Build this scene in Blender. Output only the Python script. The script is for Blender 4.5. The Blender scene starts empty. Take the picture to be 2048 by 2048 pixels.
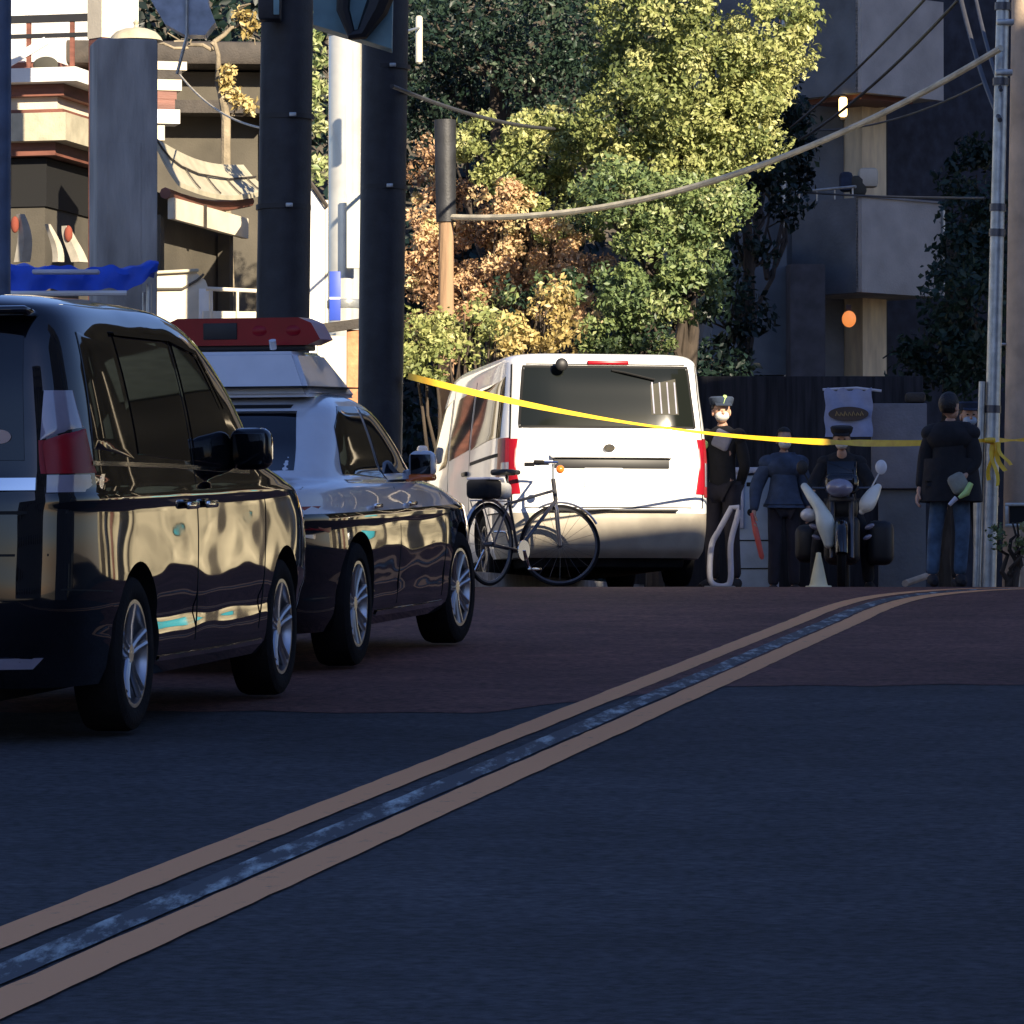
import bpy, bmesh, math, random
import numpy as np
from mathutils import Vector, Matrix, Euler
R = math.radians
sc = bpy.context.scene
COL = sc.collection
# ------------------------------------------------------------------ camera, sky, sun
CAMZ, PITCH, FPX = 1.29, 1.5, 5000.0
cam = bpy.data.cameras.new('camera'); camo = bpy.data.objects.new('camera', cam); COL.objects.link(camo)
cam.sensor_width = 36; cam.lens = 36 * FPX / 1024; cam.clip_start = 0.5; cam.clip_end = 3000
camo.location = (0, 0, CAMZ); camo.rotation_euler = (R(90 + PITCH), 0, 0)
sc.camera = camo
SUN_AZ, SUN_EL = 25.0, 22.0           # the sun stands behind the camera, to the right
wd = bpy.data.worlds.new('World'); sc.world = wd; wd.use_nodes = True
nt = wd.node_tree; bg = nt.nodes['Background']
sky = nt.nodes.new('ShaderNodeTexSky'); sky.sky_type = 'NISHITA'; sky.sun_disc = False
sky.sun_elevation = R(SUN_EL); sky.sun_rotation = R(180 - SUN_AZ)
sky.air_density = 1.3; sky.dust_density = 0.2; sky.ozone_density = 3.5
vmx = nt.nodes.new('ShaderNodeVectorMath'); vmx.operation = 'MULTIPLY'; vmx.inputs[1].default_value = (0.95, 0.95, 1.32)
nt.links.new(sky.outputs[0], vmx.inputs[0]); nt.links.new(vmx.outputs[0], bg.inputs[0]); bg.inputs[1].default_value = 0.050
sl = bpy.data.lights.new('sun', 'SUN'); so = bpy.data.objects.new('sun', sl); COL.objects.link(so)
sl.energy = 5.0; sl.angle = R(0.5); sl.color = (1.0, 0.86, 0.66)
sdir = Vector((math.sin(R(SUN_AZ)) * math.cos(R(SUN_EL)), -math.cos(R(SUN_AZ)) * math.cos(R(SUN_EL)), math.sin(R(SUN_EL))))
so.rotation_euler = sdir.to_track_quat('Z', 'Y').to_euler()
sc.view_settings.view_transform = 'Standard'; sc.view_settings.look = 'None'
sc.view_settings.exposure = 1.22; sc.view_settings.gamma = 1.0
# ------------------------------------------------------------------ places
def zg(y):                            # height of the ground: climbs, then levels off at the crest
    m, a, b = 0.0432, 39.0, 42.0
    if y <= a: return m * y
    if y >= b: return m * a + m * (b - a) / 2
    t = y - a
    return m * a + m * t - 0.5 * m / (b - a) * t * t
cp, sp_ = math.cos(R(PITCH)), math.sin(R(PITCH))
def P(px, py, Y):                     # a spot at depth Y, given where it shows
    a = (px - 512) / FPX; b = (512 - py) / FPX
    d = Vector((a, cp - b * sp_, sp_ + b * cp)); d *= Y / d.y
    return Vector((d.x, Y, CAMZ + d.z))
rnd = random.Random(7)
# ------------------------------------------------------------------ materials
MATS = {}
def mat(name, col, rough=0.6, metal=0.0, spec=0.5, var=0.12, scale=6.0, bump=0.0, bscale=40.0, coat=0.0, emit=None, trans=0.0, tint=None, stretch=None):
    if name in MATS: return MATS[name]
    m = bpy.data.materials.new(name); m.use_nodes = True; n = m.node_tree; N = n.nodes; L = n.links
    b = N['Principled BSDF']
    b.inputs['Roughness'].default_value = rough; b.inputs['Metallic'].default_value = metal
    b.inputs['Specular IOR Level'].default_value = spec
    if coat: b.inputs['Coat Weight'].default_value = coat; b.inputs['Coat Roughness'].default_value = 0.03
    if trans: b.inputs['Transmission Weight'].default_value = trans
    tc = N.new('ShaderNodeTexCoord'); src = tc.outputs['Object']
    if stretch:
        mp = N.new('ShaderNodeMapping'); mp.inputs['Scale'].default_value = stretch; L.new(src, mp.inputs[0]); src = mp.outputs[0]
    if var:
        nz = N.new('ShaderNodeTexNoise'); nz.inputs['Scale'].default_value = scale; nz.inputs['Detail'].default_value = 6
        L.new(src, nz.inputs['Vector'])
        rp = N.new('ShaderNodeValToRGB'); e = rp.color_ramp.elements
        c2 = tint or [min(1, c * (1 + var * 2)) for c in col]
        e[0].position = 0.32; e[0].color = (*[c * (1 - var) for c in col], 1); e[1].position = 0.7; e[1].color = (*c2, 1)
        L.new(nz.outputs[0], rp.inputs[0]); L.new(rp.outputs[0], b.inputs['Base Color'])
    else: b.inputs['Base Color'].default_value = (*col, 1)
    if bump:
        n2 = N.new('ShaderNodeTexNoise'); n2.inputs['Scale'].default_value = bscale; n2.inputs['Detail'].default_value = 5
        L.new(src, n2.inputs['Vector'])
        bp = N.new('ShaderNodeBump'); bp.inputs['Strength'].default_value = bump; bp.inputs['Distance'].default_value = 0.02
        L.new(n2.outputs[0], bp.inputs['Height']); L.new(bp.outputs[0], b.inputs['Normal'])
    if emit:
        b.inputs['Emission Color'].default_value = (*emit[0], 1); b.inputs['Emission Strength'].default_value = emit[1]
    MATS[name] = m; return m
def leafmat(name, stops, rough=0.45, spec=0.4):
    m = bpy.data.materials.new(name); m.use_nodes = True; n = m.node_tree; N = n.nodes; L = n.links
    b = N['Principled BSDF']; b.inputs['Roughness'].default_value = rough; b.inputs['Specular IOR Level'].default_value = spec
    at = N.new('ShaderNodeAttribute'); at.attribute_name = 'tint'
    rp = N.new('ShaderNodeValToRGB'); el = rp.color_ramp.elements
    el[0].position = stops[0][0]; el[0].color = (*stops[0][1], 1); el[1].position = stops[-1][0]; el[1].color = (*stops[-1][1], 1)
    for p, c in stops[1:-1]:
        e = el.new(p); e.color = (*c, 1)
    L.new(at.outputs['Fac'], rp.inputs[0]); L.new(rp.outputs[0], b.inputs['Base Color'])
    tr = N.new('ShaderNodeBsdfTranslucent'); L.new(rp.outputs[0], tr.inputs[0])
    mx = N.new('ShaderNodeMixShader'); mx.inputs[0].default_value = 0.25
    L.new(b.outputs[0], mx.inputs[1]); L.new(tr.outputs[0], mx.inputs[2]); L.new(mx.outputs[0], N['Material Output'].inputs[0])
    return m
M = dict(
 asphalt=mat('asphalt', (0.040, 0.043, 0.050), 0.85, spec=0.3, var=0.25, scale=3.0, bump=0.5, bscale=120),
 red=mat('red_surface', (0.078, 0.044, 0.044), 0.85, spec=0.3, var=0.18, scale=4, bump=0.5, bscale=120),
 paving=mat('paving', (0.16, 0.15, 0.14), 0.85, var=0.2, scale=2, bump=0.3),
 kerb=mat('kerb_stone', (0.28, 0.27, 0.25), 0.8, var=0.2, bump=0.3),
 soil=mat('soil', (0.07, 0.06, 0.045), 0.95, var=0.3, bump=0.6, bscale=20),
 blackpaint=mat('black_paint', (0.004, 0.004, 0.006), 0.10, spec=0.5, var=0, coat=0.4),
 whitepaint=mat('white_paint', (0.72, 0.73, 0.74), 0.25, spec=0.5, var=0.03, coat=0.8),
 vanpaint=mat('van_white_paint', (0.80, 0.80, 0.78), 0.3, spec=0.5, var=0.03, coat=0.6),
 glass=mat('dark_glass', (0.004, 0.005, 0.007), 0.03, spec=0.6, var=0),
 vanglass=mat('van_glass', (0.010, 0.012, 0.010), 0.05, spec=0.22, var=0),
 rubber=mat('tyre_rubber', (0.014, 0.014, 0.015), 0.85, spec=0.08, var=0.2, bump=0.3, bscale=60),
 blackplastic=mat('black_plastic', (0.015, 0.015, 0.016), 0.5, var=0.1),
 alloy=mat('alloy', (0.45, 0.46, 0.48), 0.28, metal=0.9, var=0.08),
 darkalloy=mat('dark_alloy', (0.10, 0.10, 0.11), 0.4, metal=0.8, var=0.1),
 chrome=mat('chrome', (0.8, 0.8, 0.8), 0.1, metal=1.0, var=0),
 redlens=mat('red_lens', (0.26, 0.004, 0.012), 0.3, spec=0.3, var=0.1),
 clearlens=mat('clear_lens', (0.24, 0.23, 0.30), 0.1, spec=0.9, var=0.1, coat=0.8),
 amber=mat('amber_lens', (0.75, 0.16, 0.02), 0.15, spec=0.7, var=0.1),
 plate=mat('licence_plate', (0.75, 0.76, 0.74), 0.35, var=0.05),
 plategreen=mat('plate_green', (0.02, 0.10, 0.05), 0.5, var=0),
 seam=mat('panel_seam', (0.004, 0.004, 0.004), 0.8, var=0),
 concrete=mat('grey_concrete', (0.24, 0.235, 0.23), 0.9, var=0.15, scale=3, bump=0.3, bscale=25),
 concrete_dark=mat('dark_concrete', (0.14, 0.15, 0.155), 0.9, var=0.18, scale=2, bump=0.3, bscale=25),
 stone=mat('pillar_stone', (0.36, 0.33, 0.28), 0.85, var=0.28, scale=5, bump=0.5, bscale=18, stretch=(1, 1, 0.25)),
 polepaint=mat('dark_pole_paint', (0.020, 0.021, 0.024), 0.55, var=0.25, scale=8, bump=0.15),
 galv=mat('galvanised_steel', (0.42, 0.44, 0.43), 0.4, metal=0.7, var=0.15, scale=12, bump=0.1),
 conpole=mat('concrete_pole', (0.50, 0.38, 0.27), 0.8, var=0.15, scale=4, bump=0.2),
 woodpole=mat('wooden_pole', (0.30, 0.19, 0.11), 0.85, var=0.3, scale=8, bump=0.5, stretch=(1, 1, 0.1)),
 cream=mat('cream_plaster', (0.62, 0.55, 0.42), 0.8, var=0.1, scale=3, bump=0.15),
 white=mat('white_plaster', (0.80, 0.78, 0.72), 0.7, var=0.06, scale=3),
 redwood=mat('red_brown_wood', (0.16, 0.06, 0.04), 0.6, var=0.25, scale=6, bump=0.2, stretch=(0.3, 0.3, 2)),
 darkwood=mat('dark_wood', (0.035, 0.028, 0.022), 0.7, var=0.3, scale=6, bump=0.3),
 olivewall=mat('olive_grey_wall', (0.075, 0.066, 0.05), 0.9, var=0.2, scale=1.5, bump=0.2),
 rooftile=mat('pale_roof_sheet', (0.42, 0.38, 0.27), 0.6, var=0.12, scale=5, bump=0.2),
 darkroof=mat('dark_roof_tile', (0.035, 0.036, 0.045), 0.6, var=0.2, scale=5, bump=0.3),
 tarp=mat('blue_tarp', (0.012, 0.085, 0.62), 0.5, var=0.18, scale=4, bump=0.5, bscale=9),
 teal=mat('teal_steel', (0.17, 0.30, 0.32), 0.6, var=0.15, scale=5),
 rust=mat('rusty_wood', (0.42, 0.19, 0.09), 0.85, var=0.3, scale=9, bump=0.3),
 blue=mat('blue_sign_paint', (0.03, 0.07, 0.42), 0.5, var=0.1),
 yellow=mat('yellow_tape', (0.95, 0.54, 0.03), 0.35, spec=0.6, var=0.12, scale=14),
 cable=mat('cable_sheath', (0.50, 0.45, 0.33), 0.6, var=0.2),
 darkcable=mat('dark_cable', (0.05, 0.05, 0.055), 0.6, var=0.1),
 bark=mat('bark', (0.045, 0.034, 0.025), 0.95, var=0.35, scale=10, bump=0.8, bscale=15, stretch=(1, 1, 0.3)),
 skin=mat('skin', (0.52, 0.30, 0.20), 0.5, var=0.06),
 hair=mat('black_hair', (0.010, 0.008, 0.007), 0.5, var=0.2, bump=0.5, bscale=80),
 navy=mat('navy_cloth', (0.022, 0.034, 0.060), 0.9, var=0.25, scale=9, bump=0.4, bscale=14),
 blackcloth=mat('black_cloth', (0.012, 0.012, 0.014), 0.9, var=0.25, scale=9, bump=0.4, bscale=14),
 trouser=mat('dark_trousers', (0.022, 0.020, 0.028), 0.9, var=0.2, scale=9, bump=0.4, bscale=14),
 jeans=mat('blue_jeans', (0.055, 0.095, 0.15), 0.9, var=0.3, scale=12, bump=0.4, bscale=14),
 mask=mat('white_mask_cloth', (0.72, 0.70, 0.62), 0.9, var=0.06),
 shirt=mat('pale_grey_cloth', (0.30, 0.30, 0.36), 0.9, var=0.15, bump=0.3),
 hivis=mat('reflective_green', (0.55, 0.75, 0.25), 0.4, var=0.1),
 baton=mat('red_baton_plastic', (0.72, 0.13, 0.10), 0.35, var=0.06),
 cabinet=mat('blue_grey_cabinet', (0.34, 0.43, 0.52), 0.5, var=0.12, scale=4),
 cabinetpale=mat('pale_grey_panel', (0.56, 0.56, 0.62), 0.55, var=0.1),
 conecream=mat('cream_plastic', (0.80, 0.76, 0.50), 0.45, var=0.06),
 signblue=mat('pale_blue_cloth', (0.30, 0.34, 0.50), 0.8, var=0.1, bump=0.2),
 gold=mat('gold_lettering', (0.36, 0.25, 0.10), 0.5, var=0.1),
 lamp=mat('lit_lamp', (0.8, 0.6, 0.3), 0.4, var=0, emit=((1.0, 0.66, 0.25), 2.2)),
 lampo=mat('lit_orange_lamp', (0.8, 0.35, 0.1), 0.4, var=0, emit=((1.0, 0.30, 0.07), 0.36)),
 windowdark=mat('window_dark', (0.02, 0.022, 0.028), 0.1, spec=0.8, var=0),
 cyan=mat('cyan_shutter', (0.06, 0.50, 0.62), 0.5, var=0.08),
 facade=mat('cream_facade', (0.36, 0.32, 0.22), 0.8, var=0.45, scale=.9, bump=0.2),
 curtain=mat('striped_cloth', (0.055, 0.052, 0.04), 0.9, var=0.1),
)
def asphalt(name, col, c2):
    m = bpy.data.materials.new(name); m.use_nodes = True; n = m.node_tree; N = n.nodes; L = n.links; b = N['Principled BSDF']
    b.inputs['Roughness'].default_value = 0.85; b.inputs['Specular IOR Level'].default_value = 0.25
    tc = N.new('ShaderNodeTexCoord'); mix = None; cs = []
    for sc_, det, lo, hi in ((0.35, 4, .68, 1.32), (3.0, 6, .80, 1.2), (24, 6, .45, 1.6)):
        z = N.new('ShaderNodeTexNoise'); z.inputs['Scale'].default_value = sc_; z.inputs['Detail'].default_value = det; L.new(tc.outputs['Object'], z.inputs['Vector'])
        mr = N.new('ShaderNodeMapRange'); mr.inputs['From Min'].default_value = .3; mr.inputs['From Max'].default_value = .7; mr.inputs['To Min'].default_value = lo; mr.inputs['To Max'].default_value = hi
        L.new(z.outputs[0], mr.inputs[0]); cs.append(mr.outputs[0])
    m1 = N.new('ShaderNodeMath'); m1.operation = 'MULTIPLY'; L.new(cs[0], m1.inputs[0]); L.new(cs[1], m1.inputs[1])
    m2 = N.new('ShaderNodeMath'); m2.operation = 'MULTIPLY'; L.new(m1.outputs[0], m2.inputs[0]); L.new(cs[2], m2.inputs[1])
    vm = N.new('ShaderNodeVectorMath'); vm.operation = 'SCALE'; vm.inputs[0].default_value = col; L.new(m2.outputs[0], vm.inputs['Scale'])
    L.new(vm.outputs[0], b.inputs['Base Color'])
    z = N.new('ShaderNodeTexNoise'); z.inputs['Scale'].default_value = 90; z.inputs['Detail'].default_value = 2; L.new(tc.outputs['Object'], z.inputs['Vector'])
    bp = N.new('ShaderNodeBump'); bp.inputs['Strength'].default_value = .8; bp.inputs['Distance'].default_value = .01; L.new(z.outputs[0], bp.inputs['Height']); L.new(bp.outputs[0], b.inputs['Normal'])
    return m
M['asphalt'] = asphalt('asphalt_road', (0.043, 0.043, 0.047), 0); M['red'] = asphalt('red_asphalt', (0.15, 0.062, 0.046), 0)
for nm in ('blackpaint', 'whitepaint'):          # pressed panels are never quite flat: their reflections waver
    m = M[nm]; N = m.node_tree.nodes; L = m.node_tree.links; b = N['Principled BSDF']; b.inputs['Roughness'].default_value = .035 if nm == 'blackpaint' else .2
    tc = N.new('ShaderNodeTexCoord'); mp = N.new('ShaderNodeMapping'); mp.inputs['Scale'].default_value = (1.0, 1.0, 2.2)
    z = N.new('ShaderNodeTexNoise'); z.inputs['Scale'].default_value = 1.5; z.inputs['Detail'].default_value = .6; z.inputs['Roughness'].default_value = .4
    L.new(tc.outputs['Object'], mp.inputs[0]); L.new(mp.outputs[0], z.inputs['Vector'])
    bp = N.new('ShaderNodeBump'); bp.inputs['Strength'].default_value = .35; bp.inputs['Distance'].default_value = .045
    L.new(z.outputs[0], bp.inputs['Height']); L.new(bp.outputs[0], b.inputs['Normal']); L.new(bp.outputs[0], b.inputs['Coat Normal'])
# worn paint of the road lines
def paintmat(name, col, cover, scale, under=(0.040, 0.043, 0.050)):
    m = bpy.data.materials.new(name); m.use_nodes = True; n = m.node_tree; N = n.nodes; L = n.links; b = N['Principled BSDF']
    b.inputs['Roughness'].default_value = 0.75
    tc = N.new('ShaderNodeTexCoord'); mp = N.new('ShaderNodeMapping'); mp.inputs['Scale'].default_value = (1, 0.16, 1) if cover < 0.6 else (1, 0.5, 1)
    nz = N.new('ShaderNodeTexNoise'); nz.inputs['Scale'].default_value = scale; nz.inputs['Detail'].default_value = 8; nz.inputs['Roughness'].default_value = 0.7
    L.new(tc.outputs['Object'], mp.inputs[0]); L.new(mp.outputs[0], nz.inputs['Vector'])
    rp = N.new('ShaderNodeValToRGB'); e = rp.color_ramp.elements
    e[0].position = 0.62 - cover * 0.35; e[0].color = (*under, 1); e[1].position = (0.74 if cover > .6 else 0.90) - cover * 0.35; e[1].color = (*col, 1)
    L.new(nz.outputs[0], rp.inputs[0]); L.new(rp.outputs[0], b.inputs['Base Color']); return m
M['line'] = paintmat('worn_ochre_line_paint', (0.95, 0.40, 0.14), 0.95, 14, (0.56, 0.24, 0.10))
M['oldline'] = paintmat('old_white_line_paint', (0.75, 0.85, 0.80), 0.36, 11)
# ------------------------------------------------------------------ mesh helpers
class MB:
    def __init__(s): s.v = []; s.f = []; s.mi = []; s.cur = 0
    def add(s, vs, fs):
        o = len(s.v); s.v += [tuple(v) for v in vs]; s.f += [tuple(i + o for i in f) for f in fs]; s.mi += [s.cur] * len(fs); return s
    def bm(s, bmm, mtx=None):
        bmm.verts.index_update()
        vs = [(mtx @ v.co) if mtx else v.co for v in bmm.verts]
        s.add(vs, [[v.index for v in f.verts] for f in bmm.faces]); bmm.free(); return s
    def box(s, c, size, rot=None, bev=0.0, seg=2):
        b = bmesh.new(); bmesh.ops.create_cube(b, size=1)
        for v in b.verts: v.co = Vector((v.co.x * size[0], v.co.y * size[1], v.co.z * size[2]))
        if bev: bmesh.ops.bevel(b, geom=list(b.edges), offset=min(bev, min(size) * 0.49), segments=seg, affect='EDGES', profile=0.5)
        m = Matrix.Translation(Vector(c)) @ (rot.to_matrix().to_4x4() if isinstance(rot, Euler) else (rot if rot else Matrix()))
        return s.bm(b, m)
    def ball(s, c, r, rot=None, seg=20):
        b = bmesh.new(); bmesh.ops.create_uvsphere(b, u_segments=seg, v_segments=seg // 2 + 2, radius=1)
        rr = r if hasattr(r, '__len__') else (r, r, r)
        for v in b.verts: v.co = Vector((v.co.x * rr[0], v.co.y * rr[1], v.co.z * rr[2]))
        m = Matrix.Translation(Vector(c)) @ (rot.to_matrix().to_4x4() if rot else Matrix())
        return s.bm(b, m)
    def tube(s, pts, r, seg=12, cap=True):
        pts = [Vector(p) for p in pts]; n = len(pts); rs = r if hasattr(r, '__len__') else [r] * n
        vs = []; up = Vector((0, 0, 1)); prev = None
        for i, p in enumerate(pts):
            t = (pts[min(i + 1, n - 1)] - pts[max(i - 1, 0)]).normalized()
            if prev is None:
                a = t.cross(up); a = t.cross(Vector((1, 0, 0))) if a.length < 0.05 else a
            else: a = prev - t * prev.dot(t)
            a.normalize(); prev = a; b = t.cross(a)
            for k in range(seg):
                an = 2 * math.pi * k / seg; vs.append(p + (a * math.cos(an) + b * math.sin(an)) * rs[i])
        fs = [(i * seg + k, i * seg + (k + 1) % seg, (i + 1) * seg + (k + 1) % seg, (i + 1) * seg + k) for i in range(n - 1) for k in range(seg)]
        if cap: fs += [tuple(range(seg))[::-1], tuple((n - 1) * seg + k for k in range(seg))]
        return s.add(vs, fs)
    def lathe(s, prof, seg=40, mtx=None, closed=False):     # prof (r, h) about local z
        vs = [];
        for r, h in prof:
            for k in range(seg):
                a = 2 * math.pi * k / seg; v = Vector((r * math.cos(a), r * math.sin(a), h)); vs.append(mtx @ v if mtx else v)
        n = len(prof); rg = range(n) if closed else range(n - 1)
        fs = [(i * seg + k, i * seg + (k + 1) % seg, ((i + 1) % n) * seg + (k + 1) % seg, ((i + 1) % n) * seg + k) for i in rg for k in range(seg)]
        if not closed:
            if prof[0][0] > 1e-4: fs.append(tuple(range(seg))[::-1])
            if prof[-1][0] > 1e-4: fs.append(tuple((n - 1) * seg + k for k in range(seg)))
        return s.add(vs, fs)
    def prism(s, poly, axis, a0, a1):     # poly in the other two coordinates, extruded along axis ('x','y','z')
        def mk(p, a): return {'x': (a, p[0], p[1]), 'y': (p[0], a, p[1]), 'z': (p[0], p[1], a)}[axis]
        n = len(poly); vs = [mk(p, a0) for p in poly] + [mk(p, a1) for p in poly]
        fs = [tuple(range(n))[::-1], tuple(range(n, 2 * n))] + [(i, (i + 1) % n, n + (i + 1) % n, n + i) for i in range(n)]
        return s.add(vs, fs)
    def build(s, name, mats, parent=None, sharp=38, recalc=True, loc=None):
        me = bpy.data.meshes.new(name); me.from_pydata([tuple(v) for v in s.v], [], s.f)
        mats = mats if isinstance(mats, (list, tuple)) else [mats]
        for m in mats: me.materials.append(m if not isinstance(m, str) else M[m])
        for p, i in zip(me.polygons, s.mi): p.material_index = i
        return finish(me, name, parent, sharp, recalc, loc)
def finish(me, name, parent=None, sharp=38, recalc=True, loc=None):
    b = bmesh.new(); b.from_mesh(me)
    if recalc: bmesh.ops.recalc_face_normals(b, faces=b.faces)
    th = R(sharp)
    for f in b.faces: f.smooth = True
    for e in b.edges:
        e.smooth = not (len(e.link_faces) == 2 and e.calc_face_angle(0) > th)
    b.to_mesh(me); b.free()
    o = bpy.data.objects.new(name, me); COL.objects.link(o)
    if parent: o.parent = parent
    if loc is not None: o.location = loc
    return o
def tag(o, label=None, cat=None, group=None, kind=None):
    if label: o['label'] = label
    if cat: o['category'] = cat
    if group: o['group'] = group
    if kind: o['kind'] = kind
    return o
def empty(name, loc=(0, 0, 0), rz=0.0, label=None, cat=None, group=None):
    o = bpy.data.objects.new(name, None); COL.objects.link(o); o.location = loc; o.rotation_euler = (0, 0, rz)
    o.empty_display_size = 0.2
    return tag(o, label, cat, group)
def part(name, m, parent, fn, **k):
    b = MB(); fn(b); return b.build(name, m, parent, **k)
def copy_tree(o, parent=None):
    c = o.copy(); COL.objects.link(c); c.parent = parent
    for ch in list(o.children): copy_tree(ch, c)
    return c
def catmull(tab, z, k):
    zs = [t[0] for t in tab]
    if z <= zs[0]: return tab[0][k]
    if z >= zs[-1]: return tab[-1][k]
    i = max(j for j in range(len(zs)) if zs[j] <= z); i = min(i, len(zs) - 2)
    h = zs[i + 1] - zs[i]; t = (z - zs[i]) / h
    def sl_(a, b): return (tab[b][k] - tab[a][k]) / (zs[b] - zs[a])
    d = sl_(i, i + 1)
    d0 = sl_(i - 1, i) if i > 0 else d; d1 = sl_(i + 1, i + 2) if i + 2 < len(zs) else d
    m0 = 0 if d0 * d <= 0 else 2 * d0 * d / (d0 + d); m1 = 0 if d1 * d <= 0 else 2 * d1 * d / (d1 + d)
    if i == 0: m0 = d
    if i + 2 >= len(zs): m1 = d
    t2, t3 = t * t, t * t * t
    return tab[i][k] * (2 * t3 - 3 * t2 + 1) + m0 * h * (t3 - 2 * t2 + t) + tab[i + 1][k] * (3 * t2 - 2 * t3) + m1 * h * (t3 - t2)
# ------------------------------------------------------------------ vehicle shell
class Shell:                           # table rows (z, rear x, front x, half width, roundness)
    def __init__(s, tab): s.t = tab; s.z0 = tab[0][0]; s.z1 = tab[-1][0]
    def q(s, z): return [catmull(s.t, z, k) for k in (1, 2, 3, 4)]
    def side_y(s, x, z):
        r, f, w, n = s.q(z); c = (r + f) / 2; l = (f - r) / 2; u = min(0.9999, abs((x - c) / l)); return w * (1 - u ** n) ** (1 / n)
    def end_x(s, y, z, rear=True):
        r, f, w, n = s.q(z); c = (r + f) / 2; l = (f - r) / 2; u = min(0.9999, abs(y / w)); e = l * (1 - u ** n) ** (1 / n)
        return c - e if rear else c + e
    def mesh(s, levels, seg=120, crease=None):
        b = MB(); vs = []
        for z in levels:
            r, f, w, n = s.q(z); c = (r + f) / 2; l = (f - r) / 2
            for k in range(seg):
                a = 2 * math.pi * (k + 0.5) / seg; ca, sa = math.cos(a), math.sin(a)
                rr = (abs(ca) ** n + abs(sa) ** n) ** (-1 / n)
                dy = crease(z) if crease else 0
                vs.append((c + l * ca * rr, (w + dy) * sa * rr, z))
        m = len(levels)
        fs = [(i * seg + k, i * seg + (k + 1) % seg, (i + 1) * seg + (k + 1) % seg, (i + 1) * seg + k) for i in range(m - 1) for k in range(seg)]
        fs += [tuple(range(seg))[::-1], tuple((m - 1) * seg + k for k in range(seg))]
        return b.add(vs, fs)
    def _rows(s, poly, nz):
        zs = [p[1] for p in poly]; a, b = min(zs) + 1e-4, max(zs) - 1e-4
        for i in range(nz + 1):
            z = a + (b - a) * i / nz; xs = []
            for j in range(len(poly)):
                (x0, z0), (x1, z1) = poly[j], poly[(j + 1) % len(poly)]
                if (z0 - z) * (z1 - z) <= 0 and z0 != z1: xs.append(x0 + (x1 - x0) * (z - z0) / (z1 - z0))
            yield z, min(xs), max(xs)
    def patch(s, where, poly, off=0.004, nz=12, nx=12, skirt=0.012):
        """panel lying on the skin: where = 'right','left','rear','front'; poly in (x,z) or (y,z)"""
        b = MB(); vs = []; vin = []
        for z, a, c in s._rows(poly, nz):
            for i in range(nx + 1):
                t = a + (c - a) * i / nx
                if where in ('right', 'left'):
                    sg = -1 if where == 'right' else 1; y = s.side_y(t, z)
                    vs.append((t, sg * (y + off), z)); vin.append((t, sg * (y + off - skirt), z))
                else:
                    x = s.end_x(t, z, where == 'rear'); sg = -1 if where == 'rear' else 1
                    vs.append((x + sg * off, t, z)); vin.append((x + sg * (off - skirt), t, z))
        W = nx + 1; fs = [(j * W + i, j * W + i + 1, (j + 1) * W + i + 1, (j + 1) * W + i) for j in range(nz) for i in range(nx)]
        ring = [i for i in range(W)] + [j * W + nx for j in range(1, nz + 1)] + [nz * W + i for i in range(nx - 1, -1, -1)] + [j * W for j in range(nz - 1, 0, -1)]
        o = len(vs); idx = {r: o + k for k, r in enumerate(ring)}
        vs2 = vs + [vin[r] for r in ring]
        for k in range(len(ring)):
            p, q = ring[k], ring[(k + 1) % len(ring)]; fs.append((p, idx[p], idx[q], q))
        return b.add(vs2, fs)
    def line(s, where, pts, wid=0.008, off=0.002, sub=10):
        """narrow strip following the skin through (x|y, z) points"""
        b = MB(); P2 = []
        for i in range(len(pts) - 1):
            for k in range(sub): t = k / sub; P2.append((pts[i][0] * (1 - t) + pts[i + 1][0] * t, pts[i][1] * (1 - t) + pts[i + 1][1] * t))
        P2.append(pts[-1]); vs = []
        for i, p in enumerate(P2):
            a = P2[max(i - 1, 0)]; c = P2[min(i + 1, len(P2) - 1)]; d = Vector((c[0] - a[0], c[1] - a[1])).normalized(); nn = Vector((-d.y, d.x))
            for sg in (-1, 1):
                for dz in (off, off - 0.006):
                    t, z = p[0] + nn.x * wid / 2 * sg, p[1] + nn.y * wid / 2 * sg
                    if where in ('right', 'left'):
                        q = -1 if where == 'right' else 1; vs.append((t, q * (s.side_y(t, z) + dz), z))
                    else:
                        q = -1 if where == 'rear' else 1; vs.append((s.end_x(t, z, where == 'rear') + q * dz, t, z))
        fs = []
        for i in range(len(P2) - 1):
            a = i * 4; c = a + 4; fs += [(a, a + 2, c + 2, c), (a, c, c + 1, a + 1), (a + 2, a + 3, c + 3, c + 2)]
        return b.add(vs, fs)
def boolean_cut(o, cutters):
    for c in cutters:
        md = o.modifiers.new('cut', 'BOOLEAN'); md.operation = 'DIFFERENCE'; md.solver = 'EXACT'; md.object = c; md.material_mode = 'TRANSFER'
    dg = bpy.context.evaluated_depsgraph_get(); dg.update()
    me = bpy.data.meshes.new_from_object(o.evaluated_get(dg))
    o.modifiers.clear(); old = o.data; o.data = me
    for c in cutters: bpy.data.objects.remove(c)
    b = bmesh.new(); b.from_mesh(me); 
    for f in b.faces: f.smooth = True
    for e in b.edges: e.smooth = not (len(e.link_faces) == 2 and e.calc_face_angle(0) > R(38))
    b.to_mesh(me); b.free()
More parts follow.
